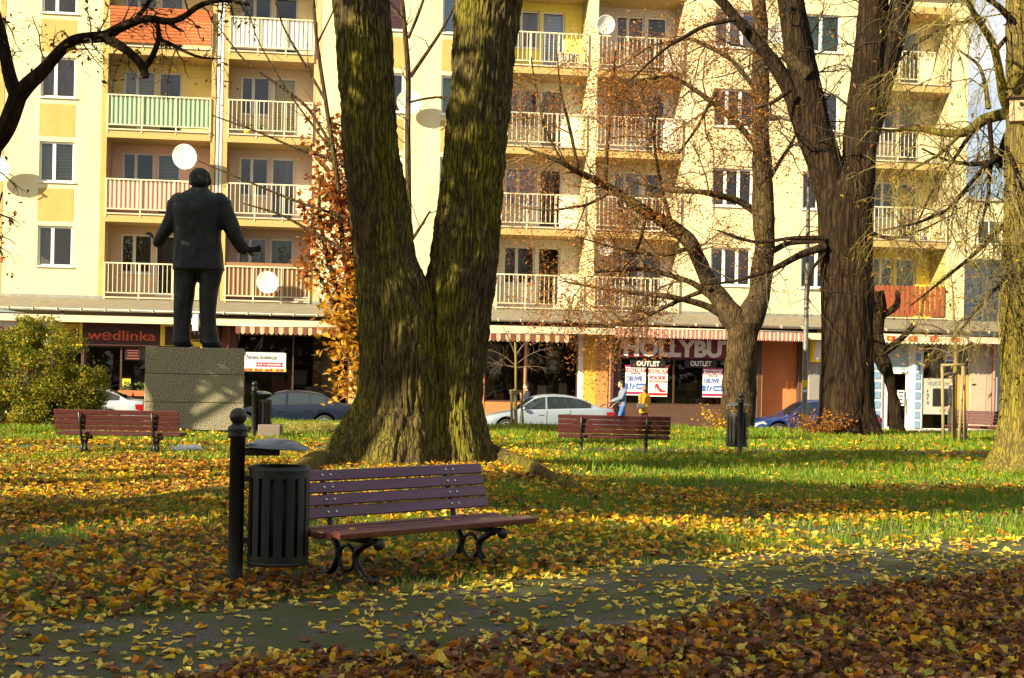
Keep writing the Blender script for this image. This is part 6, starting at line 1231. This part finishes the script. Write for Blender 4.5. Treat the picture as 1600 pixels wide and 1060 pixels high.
# ================================================================ cars
def carpaint(name, c, metal=.35): return M(name, c, rough=.30, metal=metal, coat=.35)
MAT['tyre'] = M('tyre_rubber', (.018, .018, .018), rough=.85); MAT['alloy'] = M('alloy_rim', (.55, .55, .56), rough=.3, metal=.7); MAT['carglass'] = glass_mat('car_glass', .16, (.42, .50, .52)); MAT['tail'] = M('tail_light', (.45, .01, .015), rough=.15, coat=.6); MAT['head'] = M('head_light', (.6, .62, .64), rough=.12, metal=.3); MAT['trim'] = M('black_trim', (.015, .015, .016), rough=.5); MAT['amber'] = M('amber_lens', (.7, .25, .02), rough=.2); MAT['seat'] = M('car_seat', (.05, .05, .052), rough=.9); MAT['seat_pale'] = M('pale_headrest', (.30, .27, .20), rough=.9)
def interp(xs, ys, x): return float(np.interp(x, xs, ys))
def make_car(label, loc, rotz, paint, L=4.5, Wd=1.74, H=1.44, rimn=10, wheel=.315, estate=0.0, seatm='seat', strip_=True, rimmat='alloy'):
    t = thing('parked_car', label, 'car', loc, rotz, 'cars parked along the street'); hw = Wd/2
    fx, rx = -L*.5+L*.195, -L*.5+L*.755                          # wheel centres
    X = np.array([0, .008, .03, .08, .16, .24, .30, .36, .5, .66, .78, .86, .93, .975, .992, 1.0]); DK = np.array([.50, .58, .66, .73, .80, .86, .905, .93, .955, .985, 1.0, 1.015, 1.01, .985, .90, .80])*H/1.44
    RX = np.array([.255, .29, .34, .385, .42, .48, .56, .64, .70, .76, .81, .85, .885]); RZ = np.array([.88, .97, 1.15, 1.30, 1.375, 1.425, 1.44, 1.42, 1.38, 1.30, 1.19, 1.09, 1.01])*H/1.44
    def plan(f): return hw*(1-.16*max(0, (.14-f)/.14)**2.0-.13*max(0, (f-.88)/.12)**2.0)
    def deck(f): return interp(X, DK, f)
    def roof(f): return interp(RX, RZ, f) if RX[0] <= f <= RX[-1] else 0
    def zbot(f):
        x = -L/2+f*L; z = .20+.10*max(0, (.04-f)/.04)+.12*max(0, (f-.96)/.04); R_ = wheel+.055
        for c in (fx, rx):
            if abs(x-c) < R_: z = max(z, wheel+math.sqrt(R_*R_-(x-c)**2)-.0)
        return z
    fs = np.unique(np.concatenate([np.linspace(0, .04, 7), np.linspace(.04, .96, 120), np.linspace(.96, 1, 7)])); rs = []
    def section(f):
        x = -L/2+f*L; w = plan(f); d = deck(f); zb = min(zbot(f), d-.12); r = roof(f); zm = max(zb+.02, min(.52, d-.15))
        q = [(0, zb), (w*.80, zb), (w*.955, zb+.015), (w*.99, max(zb+.03, zm*.72+zb*.28)), (w, max(zb+.04, zm)), (w*.995, max(zb+.06, zm*.35+(d-.06)*.65)), (w*.965, d-.045), (w*.925, d)]
        if r > d+.012: q += [(w*.885, d+.012), (w*.885-(r-d)*.30, d+(r-d)*.82), (w*.885-(r-d)*.40, d+(r-d)*.95), (w*.42, r+.004), (0, r+.018)]
        else: q += [(w*.86, d+.010), (w*.70, d+.022), (w*.5, d+.030), (w*.25, d+.036), (0, d+.038)]
        return x, q
    for f in fs:
        x, q = section(f); rs.append([Vector((x, -a, b)) for a, b in q]+[Vector((x, a, b)) for a, b in q[-2:0:-1]])
    body = MB().rings(rs, 0, True, True).build('body', paint, t)
    me = body.data; md = body.modifiers.new('e', 'EDGE_SPLIT'); md.split_angle = math.radians(50)
    def side_pt(f, tt, off=.008):                              # point on the side glass plane
        w = plan(f); d = deck(f); r = roof(f); y0, z0 = w*.885, d+.012; y1, z1 = w*.885-(r-d)*.30, d+(r-d)*.82; return y0+(y1-y0)*tt+off, z0+(z1-z0)*tt
    def sideglass(name, f0, f1, mat, s, lo=.06, hi=1.02, off=.006):
        n = 16; V = []
        for i in range(n+1):
            f = f0+(f1-f0)*i/n; d = deck(f); r = roof(f); 
            for tt in (lo, hi): y, z = side_pt(f, tt, off); V.append((-L/2+f*L, s*y, z))
        return MB().add(V, [(2*i, 2*i+2, 2*i+3, 2*i+1) for i in range(n)], 0, True).build(name, mat, t)
    dark = MAT['cabin']
    for s in (-1, 1):
        sideglass('window_surround', .305, .815, MAT['trim'], s, .0, 1.06, .004)
        for (a_, b_) in ((.325, .475), (.495, .645), (.655, .755)): sideglass('side_window', a_, b_, dark, s, .09, .97, .010)
        for f in (.485,): sideglass('door_pillar', f-.006, f+.006, paint, s, .0, 1.05, .013)
        # door seams, handles, rub strip
        for f in (.292, .485, .655):
            V = []
            for z in np.linspace(.30, deck(f)-.02, 7):
                V += [(-L/2+f*L-.006, s*(plan(f)+.004), z), (-L/2+f*L+.006, s*(plan(f)+.004), z)]
            MB().add(V, [(2*i, 2*i+1, 2*i+3, 2*i+2) for i in range(6)]).build('door_seam', MAT['trim'], t)
        for f in (.44, .625): MB().box((-L/2+f*L, s*(plan(f)+.012), deck(f)-.16), (.17, .03, .032), 0, None, .008).build('door_handle', paint if strip_ else MAT['trim'], t)
        if strip_: MB().box((-L/2+.49*L, s*(hw+.006), .46), (L*.40, .02, .05), 0, None, .006).build('rub_strip', MAT['trim'], t)
        MB().ell((-L/2+.315*L, s*(hw+.08), deck(.315)+.06), (.07, .10, .065), 12, 8).build('wing_mirror', paint, t)
        V = [(-L/2+f*L, s*(plan(f)+.006), z) for f, z in ((.012, .62), (.075, .70), (.10, .60), (.015, .55))]
        MB().add([(x, y, z*H/1.44) for x, y, z in V], [(0, 1, 2, 3)]).build('headlight', MAT['head'], t)
        V = [(-L/2+f*L, s*(plan(f)+.008), z) for f, z in ((.925, .90), (.985, .90), (.992, .76), (.975, .70), (.93, .74))]
        MB().add([(x, y, z*H/1.44) for x, y, z in V], [(0, 1, 2, 3, 4)]).build('tail_light', MAT['tail'], t)
        MB().add([(L/2+.006, s*plan(1)*1.0, .74*H/1.44), (L/2+.006, s*plan(1)*.72, .74*H/1.44), (L/2-.01, s*plan(1)*.72, .88*H/1.44), (L/2-.01, s*plan(1), .88*H/1.44)], [(0, 1, 2, 3)]).build('tail_light', MAT['tail'], t)
        for cx_ in (fx, rx):
            wl = link('wheel', bpy.data.meshes.get('tyre_%d' % rimn) or MB().lathe([(wheel*.66, -.10), (wheel*.93, -.105), (wheel, -.08), (wheel, .08), (wheel*.93, .105), (wheel*.66, .10)], 36, (0, 0, 0), 0, True, Matrix.Rotation(math.pi/2, 3, 'X'), False).mesh('tyre_%d' % rimn, MAT['tyre']), t, (cx_, s*(hw-.115), wheel))
            rm = MB(); rm.lathe([(wheel*.66, -.02), (wheel*.70, .0), (wheel*.66, .02), (wheel*.60, .0)], 36, (0, s*.095, 0), 0, True, Matrix.Rotation(math.pi/2, 3, 'X'), False); rm.lathe([(wheel*.18, -.02), (wheel*.16, .02), (.01, .03)], 16, (0, s*.085, 0), 0, True, Matrix.Rotation(math.pi/2*s, 3, 'X'), False)
            for q in range(rimn): a_ = 2*math.pi*q/rimn; rm.box((wheel*.40*math.cos(a_), s*.088, wheel*.40*math.sin(a_)), (wheel*.52, .02, wheel*(.42/rimn*2)), 0, Matrix.Rotation(-a_, 3, 'Y'))
            rm.build('rim', MAT[rimmat], wl); MB().lathe([(.005, 0), (wheel*.65, 0)], 24, (0, s*.03, 0), 0, False, Matrix.Rotation(math.pi/2, 3, 'X')).build('brake_disc', MAT['trim'], wl)
    # windscreen and rear window follow the roof surface
    for nm, f0, f1, sh in (('windscreen', .275, .395, .93), ('rear_window', .735, .855, .90)):
        V = []; n = 8; mm = 10
        for i in range(n+1):
            f = f0+(f1-f0)*i/n; w = plan(f); d = deck(f); r = roof(f)
            for j in range(mm+1):
                yy = -1+2*j/mm; ymax = w*.885-(r-d)*.40; y = yy*ymax*sh; ay = abs(y); z = r+.018-.014*min(1, ay/(w*.42)) if ay < w*.42 else r+.004+(d+(r-d)*.95-r-.004)*(ay-w*.42)/max(.01, (ymax-w*.42)); V.append((-L/2+f*L, y, z+.006))
        MB().add(V, [(i*(mm+1)+j, i*(mm+1)+j+1, (i+1)*(mm+1)+j+1, (i+1)*(mm+1)+j) for i in range(n) for j in range(mm)], 0, True).build(nm, dark, t)
    MB().bx(-L/2+.03, L/2-.03, -hw+.22, hw-.22, .17, .5).build('underbody', MAT['trim'], t)
    for cx_ in (fx, rx):
        for s in (-1, 1): MB().lathe([(.01, 0), (wheel+.05, 0)], 24, (cx_, s*(hw-.24), wheel), 0, False, Matrix.Rotation(math.pi/2, 3, 'X')).build('wheel_well', MAT['dark'], t)
    for e, x in ((1, L/2+.004), (-1, -L/2-.004)): MB().bx(x-.008, x+.008, -.26, .26, .46 if e < 0 else .60, .57 if e < 0 else .71).build('number_plate', MAT['paper'], t)
    MB().bx(-L/2-.005, -L/2+.05, -.34, .34, .58, .66, 0, .01).build('grille', MAT['trim'], t)
    return t
def cabin_glass():
    m = bpy.data.materials.new('tinted_car_window'); m.use_nodes = True; b = m.node_tree.nodes['Principled BSDF']; b.inputs['Base Color'].default_value = (.015, .028, .034, 1); b.inputs['Roughness'].default_value = .04; b.inputs['Specular IOR Level'].default_value = .9; b.inputs['Coat Weight'].default_value = .6; b.inputs['Coat Roughness'].default_value = .02; return m
MAT['cabin'] = cabin_glass()
def carpos(pxmid, L, ly=-7.75): a = F(pxmid, 650, ly)[0]; return W(a, ly, -.69)
make_car('silver saloon car parked behind the staked bare young tree', carpos(852, 4.5), PHI-.02, carpaint('silver_paint', (.31, .37, .46)), 4.5, 1.74, 1.45, 9, .315)
make_car('dark blue saloon car parked between the statue and the twin trunks', carpos(452, 4.5), PHI, carpaint('midnight_blue_paint', (.006, .012, .030), .1), 4.5, 1.80, 1.43, 12, .33, strip_=False)
make_car('bright blue car half hidden by the thick dark trunk', carpos(1268, 4.4), PHI-.05, carpaint('bright_blue_paint', (.012, .035, .17), .2), 4.4, 1.72, 1.42, 7, .315)
make_car('white car mostly hidden by the round bush, red tail light showing', carpos(121, 4.5, -7.4), PHI, carpaint('white_blue_paint', (.40, .44, .50), .05), 4.5, 1.80, 1.43, 10, .33, strip_=False)

# ================================================================ people
SKIN = M('skin', (.52, .30, .20), (.46, .25, .17), 30, .55)
def fold(o, amp):
    n = len(o.data.vertices); co = np.zeros(n*3); nn = np.zeros(n*3); o.data.vertices.foreach_get('co', co); o.data.vertices.foreach_get('normal', nn); co = co.reshape(-1, 3)
    co = co+nn.reshape(-1, 3)*(amp*fbm(co[:, 0]*9, co[:, 1]*9, co[:, 2]*7, 3, 5))[:, None]; o.data.vertices.foreach_set('co', co.ravel()); o.data.update(); return o
def person(label, loc, rotz, H, top, legs, hair, pose, bagm=None, long_jacket=.0, cap=None, female=False):
    """faces local -x; every body is one continuous surface, clothes and hair are its children"""
    t = thing('person', label, 'person', loc, rotz); s = H/1.78; V3 = lambda x, y, z: Vector((x, y, z))*s
    hipz, shz = .93, 1.44; hw_ = .085 if not female else .09; sw_ = .185 if not female else .165
    J = {}
    for sd, nm in ((-1, 'n'), (1, 'f')):
        st = pose['step']*(1 if sd < 0 else -1); hip = V3(0, sd*hw_, hipz); foot = V3(-st, sd*hw_*.9, .075); knee = V3(-st*.35-.05, sd*hw_, .50); J['leg'+nm] = (hip, knee, foot)
        sh = V3(.01, sd*sw_, shz-.05); e, h_ = pose['arm'+nm]; J['arm'+nm] = (sh, V3(*e)+V3(0, sd*(sw_+.03), 0), V3(*h_)+V3(0, sd*(sw_-.02), 0))
    lean = pose.get('lean', -.02); head = V3(lean*2-.02, 0, 1.665); neck = V3(lean*1.5, 0, 1.50)
    b = MB(); b.ell(head, tuple(Vector((.098, .076, .118))*s), 20, 14); b.ell(head+V3(-.06, 0, -.075), tuple(Vector((.05, .05, .045))*s), 12, 8); b.tube([V3(lean, 0, 1.42), neck, head-V3(0, 0, .06)], [.062*s, .055*s, .055*s], 12)
    b.ell(head+V3(-.105, 0, -.018), tuple(Vector((.022, .014, .026))*s), 8, 6)
    for sd in (-1, 1): b.ell(head+V3(.012, sd*.078, -.012), tuple(Vector((.022, .010, .032))*s), 8, 6); b.ell(head+V3(-.088, sd*.03, .018), tuple(Vector((.014, .016, .009))*s), 8, 6)
    b.ell(head+V3(-.096, 0, -.062), tuple(Vector((.012, .026, .007))*s), 8, 6)
    def erx(mb, rows): erings(mb, [(V3(x, 0, z), rx*s, ry*s) for x, z, rx, ry in rows], 20)
    erx(b, [(0, hipz-.05, .11, .15), (lean*.5, 1.1, .10, .135), (lean, 1.3, .115, .165), (lean, 1.42, .08, .14), (lean, 1.47, .05, .06)])
    for nm in 'nf':
        h, k, f = J['leg'+nm]; b.tube([h, (h+k)/2, k, (k*.55+f*.45), f], [.075*s, .068*s, .052*s, .05*s, .036*s], 12)
        sh, e, w = J['arm'+nm]; b.tube([sh, (sh+e)/2, e, (e+w)/2, w], [.05*s, .044*s, .038*s, .036*s, .027*s], 10)
        shand(b, w, (w-e), -1 if nm == 'n' else 1, .56*s, Vector((.2, .3, 1)))
    baked(b, 'body', SKIN, .0115*s, 3, t)
    c = MB(); z0 = hipz-.06-long_jacket; fl_ = .02 if long_jacket else 0
    erx(c, [(0, z0, .135+fl_, .185+fl_), (lean*.3, z0+.1, .128+fl_*.6, .178+fl_*.5), (lean*.6, 1.12, .125, .165), (lean, 1.30, .138, .19), (lean, 1.40, .115, .18), (lean, 1.46, .075, .10), (lean*1.2, 1.50, .068, .068)])
    for nm in 'nf': sh, e, w = J['arm'+nm]; w2 = e+(w-e)*.90; c.tube([sh, (sh+e)/2, e, (e+w2)/2, w2], [.078*s, .070*s, .062*s, .056*s, .046*s], 14); c.ell(sh, .082*s, 12, 8)
    if pose.get('hood'): c.ell(V3(lean+.085, 0, 1.46), tuple(Vector((.075, .105, .075))*s), 14, 8)
    fold(baked(c, 'jacket', top, .014*s, 4, t), .014)
    q = MB(); erx(q, [(0, hipz-.09, .118, .160), (0, hipz-.02, .122, .165), (0, hipz+.08, .112, .152)])
    for nm in 'nf': h, k, f = J['leg'+nm]; q.tube([h-V3(0, 0, .02), (h+k)/2, k, (k+f)/2, f+V3(0, 0, .02)], [.096*s, .088*s, .072*s, .066*s, .060*s], 14)
    fold(baked(q, 'trousers', legs, .014*s, 4, t), .012)
    for nm in 'nf':
        f = J['leg'+nm][2]; shm = MB(); shm.ell(f+V3(-.055, 0, -.032), tuple(Vector((.135, .048, .042))*s), 14, 8); shm.build('shoe', MAT['black'], t)
    hm = MB(); hm.ell(head+V3(.018, 0, .028), tuple(Vector((.098, .085, .105))*s), 18, 12); 
    if female: hm.ell(head+V3(.045, 0, -.02), tuple(Vector((.075, .088, .095))*s), 14, 10)
    if cap is None: ho = hm.build('hair', hair, t)
    else:
        hm.build('hair', hair, t); cm = MB(); cm.ell(head+V3(.005, 0, .05), tuple(Vector((.112, .092, .085))*s), 18, 10); cm.box(head+V3(-.11, 0, .045), (.10*s, .13*s, .014*s), 0, None, .004); cm.build('cap', cap, t)
    return t, J, V3
def cloth(name, c, c2=None): return M(name, c, c2 or tuple(x*.8 for x in c), 7, .85, bump=.25, bscale=20)
lyp = -4.3
def ppos(px, ly=lyp): a = F(px, 650, ly)[0]; return W(a, ly, -.555)
walk = dict(step=.24, armn=((-.10, 0, 1.16), (-.40, .05, 1.05)), armf=((-.10, 0, 1.16), (-.40, -.05, 1.05)), lean=-.03, hood=True)
person('man in pale blue grey hoodie and jeans pushing a pushchair past the poster', ppos(973), PHI, 1.80, cloth('hoodie_blue_grey', (.17, .21, .31), (.13, .165, .25)), cloth('jeans_blue', (.05, .15, .42)), M('short_dark_hair', (.03, .02, .012), rough=.8), walk)
tw_, J_, V3_ = person('woman in mustard jacket carrying a small dark handbag behind the walking man', ppos(1006), PHI+math.radians(-75), 1.64, cloth('mustard_jacket', (.58, .29, .012), (.48, .23, .01)), cloth('maroon_trousers', (.10, .03, .03)), M('ash_hair', (.22, .15, .08), rough=.7), dict(step=.08, armn=((.03, 0, 1.14), (-.06, 0, .92)), armf=((.03, 0, 1.14), (-.10, 0, .95)), lean=0), None, .16, female=True)
pp = ppos(1001); o = thing('handbag', 'small dark grey shoulder bag hanging on the mustard jacket', 'handbag', pp+Vector((-.02, -.27, .80)), PHI); MB().bx(-.15, .15, -.05, .05, 0, .20, 0, .02).build('bag_body', M('grey_leather', (.06, .06, .065), rough=.5), o); MB().bx(-.13, .13, -.062, -.05, .08, .20, 0, .004).build('flap', M('grey_leather_flap', (.10, .10, .11), rough=.45), o); MB().tube([(-.13, -.0, .19), (-.02, .02, .38), (.12, .06, .60), (.16, .18, .66)], .010, 6).build('strap', MAT['black'], o)
pp = ppos(824, -5.2); pp.z = -.60
person('dark haired person with glasses in a dark coat behind the silver car', pp, PHI, 1.70, cloth('navy_coat', (.012, .016, .04)), cloth('dark_trousers', (.02, .02, .025)), M('black_hair', (.012, .01, .009), rough=.7), dict(step=.15, armn=((.02, 0, 1.14), (-.06, 0, .92)), armf=((.02, 0, 1.14), (-.06, 0, .92)), lean=-.02), female=True)
yy = 36.5; q = P(1488, 650, yy); 
person('man in black leather jacket and dark cap standing behind the tree stakes', (q.x, yy, gzf(q.x, yy)), math.radians(-20), 1.58, M('black_leather_jacket', (.016, .017, .022), (.03, .032, .04), 5, .4, bump=.3, bscale=14), cloth('grey_trousers', (.03, .03, .035)), M('grey_hair', (.2, .18, .16), rough=.8), dict(step=.05, armn=((.03, 0, 1.12), (-.07, .02, .90)), armf=((.03, 0, 1.12), (-.10, -.02, .92)), lean=-.02), cap=M('dark_cap', (.012, .013, .02), rough=.8))
# pushchair
pp = ppos(947, -4.3); o = thing('pushchair', 'dark pushchair pushed by the man in the hoodie', 'pushchair', pp, PHI)
MB().tube([(.42, -.2, 1.10), (.42, .2, 1.10)], .02, 8).build('handle_bar', MAT['black'], o)
for s in (-.2, .2):
    MB().tube([(.42, s, 1.10), (.20, s, .90), (-.25, s, .35), (-.42, s, .12)], .016, 8).build('frame_tube', MAT['zinc'], o); MB().tube([(.30, s, .10), (.02, s, .50), (-.1, s, .62)], .016, 8).build('frame_tube', MAT['zinc'], o)
    for x in (-.42, .30): MB().lathe([(.05, -.02), (.10, -.022), (.11, 0), (.10, .022), (.05, .02)], 18, (x, s, .11), 0, True, Matrix.Rotation(math.pi/2, 3, 'X')).build('wheel', MAT['tyre'], o)
MB().prism([(-.40, .42), (.10, .38), (.26, .78), (.20, .82), (.02, .48), (-.36, .50)], -.18, .18).build('seat', M('pushchair_cloth', (.30, .03, .03), rough=.8), o)
hd = MB(); 
for i in range(7): a_ = math.pi*.15+i*math.pi*.62/6; hd.add([(.05+.34*math.cos(a_), -.2, .62+.34*math.sin(a_)), (.05+.34*math.cos(a_), .2, .62+.34*math.sin(a_))], [])
hd.add([], []); hd.f = [(2*i, 2*i+1, 2*i+3, 2*i+2) for i in range(6)]; hd.m = [0]*6; hd.s = [True]*6; hd.build('hood', MAT['cloth_dark'], o)
# ================================================================ lamp post
q = P(1256, 680, 41.0); g = gzf(q.x, 41.0); lp = thing('lamp_post', 'thin grey lamp post with yellow stickers left of the thick trunk', 'lamp post', (q.x, 41.0, g))
MB().lathe([(.10, -.1), (.10, .9), (.085, .95), (.07, 4.5), (.05, 9.2), (.05, 9.4)], 16).build('pole', M('galvanised_pole', (.20, .19, .18), (.15, .14, .13), 8, .5, .4), lp)
for (py, h, m_) in ((608, .22, 'yellow'), (611.5, .0, 'paper'), (651, .13, 'yellow')):
    z = P(1256, py-8 if m_ == 'yellow' and py == 608 else py, 41.0).z-g
    if m_ == 'paper': z = P(1256, 611, 41.0).z-g; h = .08
    MB().lathe([(.0885, z-h/2), (.0885, z+h/2)], 16, cap=False).build('sticker', MAT[m_], lp)
MB().tube([(0, 0, 9.35), (-.3, -.1, 9.6), (-1.0, -.4, 9.7)], .035, 8).build('arm', MAT['zinc'], lp); MB().ell((-1.25, -.5, 9.68), (.36, .15, .10), 14, 8, 0, Matrix.Rotation(.35, 3, 'Z')).build('lamp_head', MAT['zinc'], lp)
# ================================================================ neighbours on the right
def farb(name, label, px0, px1, ptop, Y, dep, mats, rows, cols, panel=None):
    a, b = P(px0, 600, Y), P(px1, 600, Y); zt_ = P((px0+px1)/2, ptop, Y).z; t = thing(name, label, 'building', ((a.x+b.x)/2, Y, -.7)); w = b.x-a.x; h = zt_+.7
    MB().bx(-w/2, w/2, 0, dep, 0, h).build('wall', mats[0], t); MB().bx(-w/2-.15, w/2+.15, -.15, dep+.15, h+.004, h+.18).build('roof', mats[1], t)
    return t, w, h
t, w, h = farb('annex', 'flat blue grey panelled annex to the right of the apartment block', 1500, 1700, 414, 60.5, 8, (MAT['blue_grey'], MAT['zinc']), 0, 0)
for i in range(7):
    for k in range(4): MB().bx(-w/2+i*w/7+.02, -w/2+(i+1)*w/7-.02, -.035, -.002, h-.1-(k+1)*.85+.02, h-.1-k*.85-.02, 0, .006).build('panel', MAT['blue_grey'], t)
t, w, h = farb('apartment_building', 'pale cream block far behind the blue grey annex on the right', 1490, 1900, 318, 84, 14, (MAT['cream'], MAT['concrete']), 0, 0)
for r_ in range(3):
    for c_ in range(5):
        o = MB().bx(-w/2+1.2+c_*3.0, -w/2+2.6+c_*3.0, -.04, -.003, h-2.6-r_*3, h-1.1-r_*3).build('window', MAT['frame'], t)
        for s_ in (0, 1): MB().bx(-w/2+1.28+c_*3.0+s_*.66, -w/2+1.86+c_*3.0+s_*.66, -.048, -.042, h-2.5-r_*3, h-1.2-r_*3).build('pane', MAT['cabin'], o)
